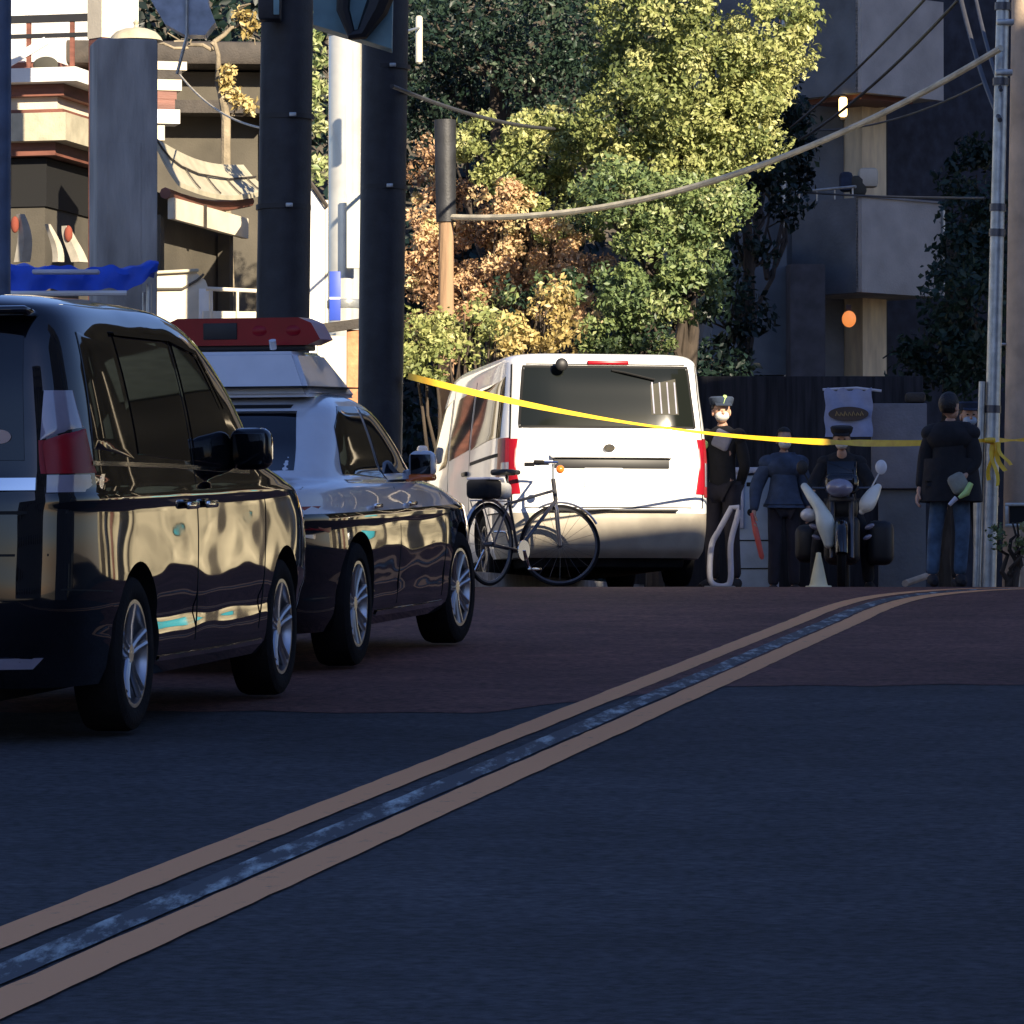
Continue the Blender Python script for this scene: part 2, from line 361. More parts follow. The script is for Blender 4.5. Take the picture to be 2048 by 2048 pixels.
def wheel(parent, x, y, r, w, side, rimr, spokes=5, steer=0.0, dark=False):
    """wheel part with tyre and rim below it; axis along local y, face outwards on 'side' (-1 right)"""
    mt = Matrix.Rotation(R(90) * (1 if side < 0 else -1), 4, 'X')
    hub = MB(); hub.lathe([(0.001, w * 0.30), (0.05, w * 0.30), (0.06, w * 0.1), (rimr * 0.72, w * 0.1), (rimr * 0.72, w * 0.0), (0.001, 0.0)], 32, mt)
    h = hub.build('wheel', 'darkalloy', parent, loc=(x, y, r)); h.rotation_euler = (0, 0, steer)
    t = MB(); hw = w / 2
    t.lathe([(rimr, hw * 0.85), (rimr + 0.02, hw), (r - 0.03, hw), (r - 0.008, hw * 0.86), (r, hw * 0.6), (r, -hw * 0.6), (r - 0.01, -hw * 0.9), (r - 0.04, -hw), (rimr, -hw)], 48, mt, closed=True)
    t.build('tyre', 'rubber', h)
    m = MB(); m.lathe([(rimr + 0.004, hw * 0.92), (rimr - 0.012, hw * 0.92), (rimr - 0.022, hw * 0.6), (rimr - 0.03, -hw * 0.8), (rimr + 0.004, -hw * 0.8)], 48, mt, closed=True)
    for k in range(spokes):
        a = 2 * math.pi * k / spokes + 0.3
        for da in (-0.13, 0.13):
            p0 = Vector((0.03 * math.cos(a + da * 3), 0.03 * math.sin(a + da * 3), hw * 0.62)); p1 = Vector(((rimr - 0.012) * math.cos(a + da), (rimr - 0.012) * math.sin(a + da), hw * 0.82))
            m.tube([mt @ p0, mt @ ((p0 + p1) / 2 + Vector((0, 0, -0.004))), mt @ p1], [0.017, 0.014, 0.016], 8)
    m.lathe([(0.001, hw * 0.78), (0.04, hw * 0.78), (0.055, hw * 0.6), (0.055, hw * 0.3), (0.001, hw * 0.3)], 24, mt)
    m.build('rim', 'darkalloy' if dark else 'alloy', h)
    return h
def place_vehicle(root, loc, nose_deg, pitch_deg):
    root.location = loc; root.rotation_euler = (0, R(-pitch_deg), R(90 - nose_deg))
def wheels_and_arches(body, root, xs, track, r, w, rimr, arch, spokes, steer=0, dark=False):
    cut = []
    for x in xs:
        for sd in (-1, 1):
            c = MB(); c.lathe([(arch, 0.0), (arch, 0.42)], 48, Matrix.Translation((x, sd * (track - 0.30), r + 0.01)) @ Matrix.Rotation(R(-90) * sd, 4, 'X'))
            c.cur = 0; co = c.build('cutter', 'blackplastic'); cut.append(co)
    boolean_cut(body, cut)
    for i, x in enumerate(xs):
        for sd in (-1, 1): wheel(root, x, sd * (track - w / 2), r, w, sd, rimr, spokes, steer if i else 0, dark)
    for x in xs:
        for sd in (-1, 1):
            part('wheel_housing', 'rubber', root, lambda b: b.box((x, sd * (track - .305), .46), (arch * 1.9, .012, .46)))
def levels(a, b, dense=()):
    z = list(np.arange(a, b, 0.03)) + [b]
    for d0, d1, n in dense: z += list(np.linspace(d0, d1, n))
    z = sorted(set(round(float(q), 4) for q in z)); out = [z[0]]
    for q in z[1:]:
        if q - out[-1] > 0.0025: out.append(q)
    return out
# ------------------------------------------------------------------ ground and road
def sheet(name, left, right, ys, dz, m, wob=None):
    b = MB(); vs = []; n = 14
    for y in ys:
        a, c = left(y), right(y)
        for i in range(n + 1): x = a + (c - a) * i / n; vs.append((x, y, zg(y) + dz))
    W = n + 1
    b.add(vs, [(j * W + i, j * W + i + 1, (j + 1) * W + i + 1, (j + 1) * W + i) for j in range(len(ys) - 1) for i in range(n)])
    return tag(b.build(name, m, recalc=False), kind='structure')
YS = [-400, -100, -40] + list(np.arange(-5, 38.6, 1.0)) + list(np.arange(39, 42.3, 0.15)) + [44, 50, 60, 80, 120, 400, 1500]
sheet('ground', lambda y: -900, lambda y: 900, YS, 0, 'soil')
kerbx = lambda y: -3.95 + 0.172 * (y - 20)
RY = [-5] + list(np.arange(-4, 38.6, 1.0)) + list(np.arange(39, 42.3, 0.15)) + [44, 47, 52, 58, 64]
sheet('road', lambda y: kerbx(y), lambda y: 9 + 0.12 * y, RY, 0.004, 'asphalt')
def redstart(x): return 22.55 + 2.3 * max(0, min(1, (x + .1) / 1.2)) + 0.02 * max(0, x - 0.8)
b = MB(); vs = []; xs_ = np.linspace(-3.4, 10, 160); tt = [0, .1, .25, .4, .6, .8, .9, .93, .95, .97, .98, .99, 1.0]
for t in tt:
    for x in xs_:
        xx = max(x, kerbx(redstart(x)) + 0.02); y0 = redstart(xx); y = y0 + (52 - y0) * t; xx = max(xx, kerbx(y) + 0.02); vs.append((xx, y, 0))
# rows follow the hill closely
rows = []
for k in range(90):
    t = k / 89
    for x in xs_:
        y0 = redstart(x) + 0.07 * math.sin(x * 3.1) + 0.05 * math.sin(x * 9.7) + rnd.uniform(-.03, .03) * (k == 0); y = y0 + (52 - y0) * t; rows.append((max(x, kerbx(y) + 0.02), y, zg(y) + 0.0065))
W = len(xs_)
tag(MB().add(rows, [(j * W + i, j * W + i + 1, (j + 1) * W + i + 1, (j + 1) * W + i) for j in range(89) for i in range(W - 1)]).build('red_road_surface', 'red', recalc=False), kind='structure')
b = MB()
for y0, y1 in zip(np.arange(-5, 60, 1.0), np.arange(-4, 61, 1.0)):
    a0, a1 = kerbx(y0), kerbx(y1); z0, z1 = zg(y0), zg(y1)
    b.add([(a0 - .16, y0, z0 + .14), (a0, y0, z0 + .13), (a0 + .01, y0, z0 - .05), (a0 - .16, y0, z0 - .05), (a1 - .16, y1 - .01, z1 + .14), (a1, y1 - .01, z1 + .13), (a1 + .01, y1 - .01, z1 - .05), (a1 - .16, y1 - .01, z1 - .05)],
          [(0, 1, 5, 4), (1, 2, 6, 5), (0, 3, 2, 1), (4, 5, 6, 7)])
tag(b.build('kerb', 'kerb'), kind='structure')
sheet('pavement', lambda y: -30, lambda y: kerbx(y) - 0.15, RY, 0.12, 'paving')
# road lines: centre curve, two bands and the old paint between them
LX = lambda y: -1.21 + .1548 * (y - 11.83)
CC = [(LX(y), y) for y in (-4, 1, 6, 10, 14, 18, 22, 26, 30, 33, 35.5)] + [(2.88, 37.6), (3.4, 39.0), (4.05, 39.9), (5.2, 40.5), (7.0, 40.95), (11, 41.5)]
def crv(pts, n=12):
    out = []
    for i in range(len(pts) - 1):
        p0, p1, p2, p3 = [Vector(pts[min(max(j, 0), len(pts) - 1)]) for j in (i - 1, i, i + 1, i + 2)]
        for k in range(n):
            t = k / n; out.append(0.5 * ((2 * p1) + (p2 - p0) * t + (2 * p0 - 5 * p1 + 4 * p2 - p3) * t * t + (3 * p1 - p0 - 3 * p2 + p3) * t ** 3))
    out.append(Vector(pts[-1])); return out
cl = crv(CC, 16)
def band(o0, o1, dz, name, m):
    vs = []; r2 = random.Random(3)
    for i, p in enumerate(cl):
        d = (cl[min(i + 1, len(cl) - 1)] - cl[max(i - 1, 0)]).normalized(); nn = Vector((d.y, -d.x))
        for o in (o0, o1):
            q = p + nn * (o + r2.uniform(-.004, .004)); vs.append((q.x, q.y, zg(q.y) + dz))
    return tag(MB().add(vs, [(2 * i, 2 * i + 1, 2 * i + 3, 2 * i + 2) for i in range(len(cl) - 1)]).build(name, m, recalc=False), kind='structure')
band(-0.255, -0.115, 0.0095, 'road_marking', 'line'); band(0.105, 0.255, 0.0095, 'road_marking', 'line'); band(-0.03, 0.085, 0.0095, 'road_marking', 'oldline')

# ------------------------------------------------------------------ black minivan
def minivan():
    root = empty('minivan', label='glossy black minivan parked nearest the camera on the left, rear lamp half red half clear', cat='minivan')
    T = [(0.22, -.86, 3.62, .80, 7), (0.32, -.92, 3.72, .835, 6), (0.55, -.955, 3.76, .850, 8.5), (0.80, -.94, 3.72, .855, 8.5), (0.93, -.93, 3.58, .853, 8.5), (1.02, -.915, 3.25, .848, 8.5), (1.10, -.895, 2.80, .838, 9),
         (1.25, -.87, 2.50, .82, 9), (1.45, -.835, 2.20, .785, 9), (1.60, -.79, 1.90, .75, 9), (1.70, -.75, 1.62, .72, 8), (1.765, -.70, 1.35, .67, 7), (1.80, -.62, 1.1, .58, 5), (1.82, -.48, .9, .48, 4), (1.828, -.25, .7, .3, 3)]
    S = Shell(T)
    cr = lambda z: 0.010 * math.exp(-((z - 0.98) / 0.03) ** 2) - 0.012 * math.exp(-((z - 0.47) / 0.05) ** 2)
    mb = S.mesh(levels(0.22, 1.828, [(1.72, 1.828, 12), (.93, 1.1, 12)]), 150, cr)
    body = mb.build('body', 'blackpaint', root)
    wheels_and_arches(body, root, (0.0, 2.85), 0.835, 0.325, 0.205, 0.222, 0.375, 5)
    b = S.patch('right', [(-.60, 1.16), (-.02, 1.14), (-.08, 1.64), (-.52, 1.66)], .004); b.build('quarter_window', 'glass', root)
    S.patch('right', [(.07, 1.14), (.98, 1.12), (.92, 1.64), (.01, 1.65)], .004, 14, 14).build('sliding_door_window', 'glass', root)
    S.patch('right', [(1.08, 1.12), (1.86, 1.09), (1.76, 1.28), (1.42, 1.58), (1.02, 1.64)], .004, 16, 14).build('front_door_window', 'glass', root)
    S.patch('right', [(1.92, 1.09), (2.26, 1.08), (1.92, 1.24)], .004, 8, 6).build('front_quarter_window', 'glass', root)
    S.patch('left', [(-.60, 1.16), (1.86, 1.10), (1.40, 1.58), (-.52, 1.64)], .004, 12, 20).build('side_window', 'glass', root)
    S.patch('rear', [(-.60, 1.14), (.60, 1.14), (.57, 1.655), (-.57, 1.655)], .005, 14, 16).build('rear_window', 'glass', root)
    S.patch('front', [(-.68, 1.12), (.68, 1.12), (.60, 1.70), (-.60, 1.70)], .004, 16, 16).build('windscreen', 'glass', root)
    # doors sit in the dark seams around them
    S.line('right', [(1.04, .34), (1.045, .80), (1.03, 1.10), (.97, 1.66)], .006).build('door_seam', 'seam', root)
    S.line('right', [(2.30, .34), (2.38, .60), (2.40, .90), (2.30, 1.07)], .006).build('door_seam', 'seam', root)
    S.line('right', [(-.82, .985), (-.1, .965), (.9, .955)], .028, .003).build('door_rail', 'seam', root)
    S.line('right', [(.40, .285), (1.5, .275), (2.42, .275)], .02, .006).build('sill_trim', 'chrome', root)
    S.line('right', [(-.62, 1.125), (.6, 1.105), (2.10, 1.065)], .018, .005).build('window_trim', 'chrome', root)
    S.line('right', [(-.86, .62), (-.42, .60)], .006).build('bumper_seam', 'seam', root)
    def hd(bb):
        bb.box((.86, -.875, .93), (.20, .022, .032), bev=.01)
    part('door_handle', 'chrome', root, hd)
    part('door_handle', 'chrome', root, lambda bb: bb.box((1.22, -.875, .93), (.20, .022, .032), bev=.01))
    for sd in (-1, 1):
        wh = 'rear'
        lp = S.patch('rear', [(sd * .69, 1.085), (sd * .82, 1.085), (sd * .79, 1.265), (sd * .665, 1.215)], .012, 8, 6, .02).build('rear_lamp', 'redlens', root)
        S.patch('rear', [(sd * .66, 1.22), (sd * .785, 1.27), (sd * .75, 1.42), (sd * .665, 1.42)], .012, 8, 4, .02).build('clear_lens', 'clearlens', lp)
        S.patch('rear', [(sd * .69, 1.01), (sd * .83, 1.01), (sd * .83, 1.08), (sd * .69, 1.08)], .012, 4, 5, .02).build('reversing_lens', 'clearlens', lp)
        S.patch('right' if sd < 0 else 'left', [(-.87, 1.085), (-.78, 1.085), (-.80, 1.22), (-.85, 1.22)], .006, 8, 5, .02).build('side_lens', 'redlens', lp)
    S.patch('rear', [(-.65, 1.02), (.65, 1.02), (.65, 1.07), (-.65, 1.07)], .016, 4, 10, .03).build('tailgate_garnish', 'chrome', root)
    S.patch('rear', [(-.17, .80), (.17, .80), (.17, .965), (-.17, .965)], .014, 3, 3, .02).build('licence_plate', 'plate', root)
    S.line('rear', [(-.70, .76), (.70, .76)], .01).build('tailgate_seam', 'seam', root)
    S.line('rear', [(-.76, .93), (.76, .93)], .014, .004).build('tailgate_seam', 'seam', root)
    S.patch('rear', [(-.62, .30), (.62, .30), (.66, .345), (-.66, .345)], .010, 3, 10, .02).build('bumper_sheen', 'clearlens', root)  # lavender strip stands in for the sheen along the lower bumper
    part('roof_spoiler', 'blackpaint', root, lambda bb: bb.box((-.76, 0, 1.735), (.20, 1.22, .035), Euler((0, R(6), 0)), bev=.016))
    # oval badge on the tailgate glass
    def badge(bb):
        x = S.end_x(-.50, 1.255) - .010; bb.lathe([(1, 0), (1, .004)], 28, Matrix.Translation((x, -.50, 1.235)) @ Matrix.Rotation(R(-90), 4, 'Y') @ Matrix.Diagonal((.028, .045, 1, 1)))
    part('badge', 'clearlens', root, badge)
    for sd in (-1, 1):
        def mir(bb):
            bb.box((1.80, sd * .925, 1.17), (.12, .19, .19), Euler((0, 0, R(sd * 8))), bev=.05, seg=4); bb.tube([(1.84, sd * .78, 1.10), (1.80, sd * .88, 1.12)], .03, 8)
        mo = part('door_mirror', 'blackpaint', root, mir)
        part('mirror_glass', 'glass', mo, lambda bb: bb.box((1.736, sd * .925, 1.17), (.006, .15, .14), Euler((0, 0, R(sd * 8))), bev=.002))
    S.line('right', [(.0, 1.665), (.95, 1.655), (1.42, 1.60), (1.72, 1.36)], .02, .014).build('rain_visor', 'glass', root)
    for sd in (-1, 1): S.patch('front', [(sd * .50, .78), (sd * .78, .78), (sd * .78, .90), (sd * .46, .90)], .01, 5, 6, .02).build('headlight', 'clearlens', root)
    return root
UB = lambda root, L0, L1, w: part('underbody', 'rubber', root, lambda bb: bb.box(((L0 + L1) / 2, .12, .29), (L1 - L0, w, .26), bev=.03))
mv = minivan(); UB(mv, -.7, 3.3, 1.15); place_vehicle(mv, (-2.387, 21.04, zg(21.04) + .012), 9.8, 2.47)

# ------------------------------------------------------------------ police sedan
def sedan():
    root = empty('patrol_car', label='white over black patrol sedan with a raised roof housing and red light bar', cat='police car')
    T = [(0.20, -.92, 3.66, .83, 6), (0.30, -1.02, 3.76, .875, 5), (0.50, -1.09, 3.84, .895, 4.5), (0.66, -1.11, 3.84, .905, 4.5), (0.78, -1.10, 3.70, .90, 4.5), (0.84, -1.085, 3.50, .89, 4.5), (0.90, -1.065, 3.15, .878, 4.5), (0.945, -1.03, 2.75, .86, 4.5),
         (0.975, -.86, 2.45, .835, 4.5), (1.00, -.60, 2.30, .805, 5), (1.05, -.44, 2.17, .775, 6), (1.15, -.20, 1.98, .745, 6.5), (1.27, .02, 1.74, .705, 6.5), (1.37, .22, 1.50, .66, 6), (1.43, .45, 1.30, .59, 5), (1.462, .68, 1.12, .49, 4), (1.475, .8, 1.0, .3, 3)]
    T[-1] = (1.475, .80, 1.05, .3, 3)
    S = Shell(T)
    lv = levels(0.20, 1.475, [(1.38, 1.475, 14), (.90, 1.06, 18)]) + [0.82]; lv = sorted(set(lv))
    cr = lambda z: 0.014 * math.exp(-((z - 0.80) / 0.035) ** 2) - 0.004 * math.exp(-((z - 0.42) / 0.05) ** 2)
    mb = S.mesh(lv, 150, cr); seg = 150
    for fi, f in enumerate(mb.f):
        zc = sum(mb.v[i][2] for i in f) / len(f); mb.mi[fi] = 0 if zc > 0.82 else 1
    body = mb.build('body', ['whitepaint', 'blackpaint'], root)
    wheels_and_arches(body, root, (0.0, 2.80), 0.885, 0.33, 0.215, 0.225, 0.375, 7, steer=R(-4))
    S.patch('rear', [(-.62, 1.045), (.62, 1.045), (.50, 1.36), (-.50, 1.36)], .004, 16, 14).build('rear_window', 'glass', root)
    S.patch('front', [(-.64, 1.03), (.64, 1.03), (.50, 1.38), (-.50, 1.38)], .004, 14, 14).build('windscreen', 'glass', root)
    for wh in ('right', 'left'):
        S.patch(wh, [(.04, 1.00), (.95, .99), (.95, 1.385), (.52, 1.385), (.26, 1.27)], .004, 14, 12).build('rear_door_window', 'glass', root)
        S.patch(wh, [(1.02, .99), (2.04, .985), (1.56, 1.29), (1.32, 1.375), (1.02, 1.385)], .004, 14, 14).build('front_door_window', 'glass', root)
        S.line(wh, [(.0, .985), (1.0, .972), (2.10, .968)], .014, .005).build('window_trim', 'chrome', root)
        S.line(wh, [(.98, .30), (.99, 1.36)], .005).build('door_seam', 'seam', root)
        S.line(wh, [(2.24, .30), (2.27, .60), (2.22, .96)], .005).build('door_seam', 'seam', root)
        S.line(wh, [(.48, .262), (1.3, .255), (2.32, .255)], .028, .008).build('sill_trim', 'chrome', root)
        sd = -1 if wh == 'right' else 1
        for hx in (.36, 1.28): part('door_handle', 'chrome', root, lambda bb: bb.box((hx, sd * .91, .845), (.18, .022, .026), bev=.009))
    for sd in (-1, 1):
        lp = S.patch('rear', [(sd * .52, .76), (sd * .84, .72), (sd * .85, .87), (sd * .50, .88)], .01, 8, 8, .02).build('rear_lamp', 'redlens', root)
        S.patch('right' if sd < 0 else 'left', [(-1.03, .73), (-.88, .76), (-.84, .85), (-1.0, .87)], .006, 6, 6, .02).build('side_lens', 'redlens', lp)
        S.patch('rear', [(sd * .62, .70), (sd * .80, .69), (sd * .80, .715), (sd * .60, .725)], .012, 3, 5, .02).build('clear_lens', 'clearlens', lp)
        S.patch('front', [(sd * .50, .62), (sd * .80, .62), (sd * .80, .74), (sd * .50, .74)], .01, 5, 6, .02).build('headlight', 'clearlens', root)
    S.patch('rear', [(-.17, .60), (.17, .60), (.17, .765), (-.17, .765)], .014, 3, 3, .02).build('licence_plate', 'plate', root)
    S.line('rear', [(-.80, .60), (.80, .60)], .01).build('bumper_seam', 'seam', root)
    S.line('rear', [(-.70, .30), (.78, .30)], .025, .012).build('bumper_trim', 'chrome', root)
    S.line('rear', [(-.74, .955), (.74, .955)], .012, .004).build('boot_seam', 'seam', root)
    S.line('rear', [(-.46, 1.385), (.46, 1.385)], .02, .006).build('high_brake_lamp', 'seam', root)
    for sd in (-1, 1):
        def mir(bb):
            bb.box((1.66, sd * .89, 1.06), (.12, .15, .15), Euler((0, 0, R(sd * 8))), bev=.045, seg=4); bb.tube([(1.70, sd * .74, .99), (1.67, sd * .86, 1.02)], .025, 8)
        mo = part('door_mirror', 'whitepaint', root, mir)
        part('mirror_glass', 'glass', mo, lambda bb: bb.box((1.597, sd * .89, 1.06), (.006, .12, .11), Euler((0, 0, R(sd * 8))), bev=.002))
        part('indicator', 'amber', mo, lambda bb: bb.box((1.65, sd * .89, .985), (.13, .14, .04), bev=.014))
    # raised roof housing and light bar
    def hous(bb):
        z0, z1 = 1.435, 1.685
        lo = [(.28, -.56), (.28, .56), (1.75, .50), (1.75, -.50)]; hi = [(.48, -.43), (.48, .43), (1.28, .40), (1.28, -.40)]
        bmx = bmesh.new(); vl = [bmx.verts.new((x, y, z0)) for x, y in lo] + [bmx.verts.new((x, y, z1)) for x, y in hi]
        for f in [(3, 2, 1, 0), (4, 5, 6, 7), (0, 1, 5, 4), (1, 2, 6, 5), (2, 3, 7, 6), (3, 0, 4, 7)]: bmx.faces.new([vl[i] for i in f])
        bmesh.ops.bevel(bmx, geom=list(bmx.edges), offset=.025, segments=3, affect='EDGES'); bb.bm(bmx)
    hs = part('roof_housing', 'whitepaint', root, hous)
    part('housing_seam', 'seam', hs, lambda bb: bb.box((.905, 0, 1.49), (1.30, 1.095, .008)))
    lb = MB()
    sect = lambda w, zb, zt: [(-w, zb + .03), (-w + .07, zb), (w - .07, zb), (w, zb + .03), (w - .05, zt - .03), (w - .12, zt), (-w + .12, zt), (-w + .05, zt - .03)]
    lb.prism([(y, z) for y, z in sect(.46, 1.722, 1.872)], 'x', .66, .98)
    bar = lb.build('light_bar', 'redlens', root, loc=(0, -.07, 0))
    part('bar_base', 'blackplastic', bar, lambda bb: bb.box((.82, 0, 1.708), (.26, .74, .034), bev=.01))
    part('speaker_grille', 'blackplastic', bar, lambda bb: bb.box((.657, .10, 1.80), (.01, .19, .09), bev=.004))
    for y in (-.31, -.12): part('reflector_bowl', 'redlens', bar, lambda bb: bb.ball((.668, y, 1.80), (.015, .05, .035)))
    part('antenna', 'whitepaint', root, lambda bb: bb.tube([(.52, -.30, 1.70), (.50, -.30, 1.745)], .02, 10))
    return root
sd_ = sedan(); UB(sd_, -.8, 3.3, 1.2); place_vehicle(sd_, (-1.675, 26.77, zg(26.77) + .012), 10.6, 2.47)

# ------------------------------------------------------------------ white van
def van():
    root = empty('white_van', label='boxy white van standing in the sun behind the yellow tape', cat='van')
    T = [(0.22, -.98, 3.50, .88, 9), (0.30, -1.05, 3.58, .915, 9), (0.56, -1.085, 3.62, .935, 9), (0.63, -1.06, 3.62, .935, 10), (1.00, -1.06, 3.50, .935, 10), (1.10, -1.05, 3.36, .93, 10), (1.30, -1.02, 3.12, .915, 10), (1.60, -.965, 2.80, .88, 10),
         (1.80, -.925, 2.52, .855, 11), (1.89, -.90, 2.3, .84, 11), (1.94, -.86, 2.1, .81, 9), (1.967, -.80, 1.9, .75, 7), (1.98, -.55, 1.6, .5, 4), (1.985, -.2, 1.2, .25, 3)]
    S = Shell(T)
    mb = S.mesh(levels(0.22, 1.985, [(1.86, 1.985, 14), (.56, .66, 6)]), 170)
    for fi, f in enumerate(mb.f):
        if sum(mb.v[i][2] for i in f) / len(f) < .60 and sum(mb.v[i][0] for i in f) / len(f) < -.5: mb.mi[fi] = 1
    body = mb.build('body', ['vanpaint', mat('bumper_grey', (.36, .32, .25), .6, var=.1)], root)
    wheels_and_arches(body, root, (0.0, 2.57), 0.905, 0.315, 0.20, 0.20, 0.36, 6, dark=True)
    S.patch('rear', [(-.75, 1.34), (.75, 1.34), (.70, 1.84), (-.70, 1.84)], .005, 16, 18, .02).build('rear_window', 'vanglass', root)
    S.line('rear', [(-.76, 1.33), (.76, 1.33), (.71, 1.85), (-.71, 1.85), (-.76, 1.33)], .022, .004, 16).build('window_seal', 'seam', root)
    S.patch('front', [(-.66, 1.14), (.66, 1.14), (.60, 1.84), (-.60, 1.84)], .004, 14, 14).build('windscreen', 'glass', root)
    for wh in ('left', 'right'):
        S.patch(wh, [(-.78, 1.24), (.55, 1.20), (.55, 1.74), (-.74, 1.77)], .004, 12, 14).build('rear_side_window', 'glass', root)
        S.patch(wh, [(.66, 1.20), (1.72, 1.16), (1.72, 1.73), (.66, 1.74)], .004, 12, 12).build('sliding_door_window', 'glass', root)
        S.patch(wh, [(1.84, 1.12), (2.95, 1.06), (2.40, 1.66), (1.84, 1.72)], .004, 12, 12).build('front_door_window', 'glass', root)
        S.line(wh, [(.60, .36), (.60, 1.80)], .010).build('door_seam', 'seam', root)
        S.line(wh, [(1.78, .36), (1.78, 1.80)], .010).build('door_seam', 'seam', root)
        S.line(wh, [(-.9, 1.10), (.55, 1.08)], .03, .003).build('door_rail', 'seam', root)
        sd = 1 if wh == 'left' else -1
        part('door_handle', 'blackplastic', root, lambda bb: bb.box((.75, sd * .95, 1.0), (.20, .03, .04), bev=.012))
        def mir(bb):
            bb.box((2.9, sd * .99, 1.28), (.08, .10, .16), bev=.03, seg=3); bb.tube([(2.88, sd * .83, 1.2), (2.9, sd * .96, 1.22)], .02, 8)
        part('door_mirror', 'vanpaint', root, mir)
        lp = S.patch('rear', [(sd * .845, .74), (sd * .925, .74), (sd * .90, 1.24), (sd * .84, 1.24)], .016, 12, 5, .03).build('rear_lamp', 'redlens', root)
        S.patch('rear', [(sd * .852, .83), (sd * .905, .83), (sd * .895, 1.03), (sd * .85, 1.03)], .022, 6, 4, .01).build('clear_lens', 'clearlens', lp)
        S.patch(wh, [(-1.03, .76), (-.95, .76), (-.90, 1.23), (-.99, 1.23)], .010, 10, 4, .02).build('side_lens', 'redlens', lp)
        S.line(wh, [(-.88, .60), (-.38, .60)], .012).build('bumper_seam', 'seam', root)
    S.patch('front', [(-.75, .78), (.75, .78), (.75, .95), (-.75, .95)], .01, 5, 12, .02).build('headlight', 'clearlens', root)
    S.line('rear', [(-.825, .645), (.825, .645), (.835, 1.2), (.795, 1.87)], .010, .003, 14).build('tailgate_seam', 'seam', root)
    S.line('rear', [(-.825, .645), (-.835, 1.2), (-.795, 1.87), (.795, 1.87)], .010, .003, 14).build('tailgate_seam', 'seam', root)
    gx = S.end_x(0, 1.03)
    g = part('plate_garnish', 'vanpaint', root, lambda bb: bb.box((gx - .02, -.02, 1.085), (.09, 1.06, .045), bev=.018))
    part('garnish_shadow', 'blackplastic', g, lambda bb: bb.box((gx - .006, -.02, 1.02), (.02, 1.0, .085), bev=.006))  # black strip stands in for the shadow below the garnish
    pl = part('licence_plate', 'plate', root, lambda bb: bb.box((gx - .010, .05, .90), (.010, .33, .165), bev=.005))
    part('badge', 'chrome', root, lambda bb: bb.lathe([(1, 0), (1, .012)], 24, Matrix.Translation((gx - .008, 0, 1.15)) @ Matrix.Rotation(R(-90), 4, 'Y') @ Matrix.Diagonal((.035, .05, 1, 1))))
    xb = S.end_x(0, 1.88)
    part('high_brake_lamp', 'redlens', root, lambda bb: bb.box((xb - .012, -.02, 1.885), (.03, .36, .038), bev=.012))
    part('under_mirror', 'blackplastic', root, lambda bb: (bb.tube([(xb + .02, .40, 1.90), (xb - .10, .40, 1.87)], .012, 8), bb.ball((xb - .12, .40, 1.86), (.03, .055, .055))))
    xw = S.end_x(0, 1.80) - .012
    part('rear_wiper', 'seam', root, lambda bb: bb.tube([(xw, -.05, 1.82), (xw - .02, -.16, 1.80), (xw - .03, -.42, 1.74)], .009, 6))
    part('bumper_step', 'blackplastic', root, lambda bb: bb.box((-1.07, 0, .622), (.10, 1.18, .02), bev=.008))
    part('underbody', 'rubber', root, lambda bb: bb.box((1.20, 0, .30), (4.2, 1.38, .34), bev=.05))
    part('exhaust_pipe', 'galv', root, lambda bb: bb.tube([(-.5, -.50, .26), (-.92, -.52, .25)], .03, 12))
    bl = S.patch('rear', [(-.62, 1.44), (-.38, 1.44), (-.38, 1.72), (-.60, 1.75)], .0065, 6, 10, .003)
    bl = bl.build('pleated_blind', 'curtain', root)
    for k in range(4): S.line('rear', [(-.60 + k * .065, 1.45), (-.59 + k * .065, 1.72)], .012, .0095, 5).build('pleat', 'shirt', bl)
    return root
vn = van(); place_vehicle(vn, (0.645, 43.45, 1.7478 + .035), -9.8, -0.6)
# ------------------------------------------------------------------ unseen blocks added beside and behind the camera to shade the street
ca, sa = math.cos(R(SUN_AZ)), math.sin(R(SUN_AZ))
def block(u0, u1, v0, v1, H, label, wm, storeys, zb=-1.0):
    """unseen shade-casting block, long side square to the sun; u across, v away from the sun"""
    root = empty('building', (u0 * ca - v1 * sa, u0 * sa + v1 * ca, zb), R(SUN_AZ), label, 'building')
    w, d = u1 - u0, v1 - v0
    part('wall', wm, root, lambda b: b.box((w / 2, -d / 2, (H - zb) / 2), (w, d, H - zb)))
    part('roof_edge', 'concrete', root, lambda b: b.box((w / 2, -d / 2, H - zb - .16), (w - .01, d + .2, .30)))
    sh = (H - zb) / storeys; n = max(1, int(w / 3.2))
    for s_ in range(storeys):
        for i in range(n):
            x = (i + .5) * w / n
            part('window', 'windowdark', root, lambda b: b.box((x, 0, (s_ + .55) * sh), (min(1.8, w / n * .6), .12, sh * .45), bev=.01))
    return root
block(-2, 16.05, -42, -30, 34, 'unseen tall block added behind the camera to shade the street', 'concrete', 9)
block(15.9, 20.3, 9, 15, 11.56, 'unseen low block added to shade the crest and van bumper', 'concrete', 4)
block(20.1, 21.2, 8.9, 14.9, 13.2, 'unseen slim block added to shade the officer beside the van', 'concrete', 4)
block(21.0, 26.1, 9, 15.05, 16.2, 'unseen mid height block added to shade the people', 'concrete', 5)
block(25.9, 33.6, 8.9, 14.95, 27, 'unseen tall block added to shade the apartments', 'concrete', 8)
block(-22, -1.9, -42.2, -30.3, 15, 'unseen long low block added to shade the ground behind the camera', 'concrete', 4)
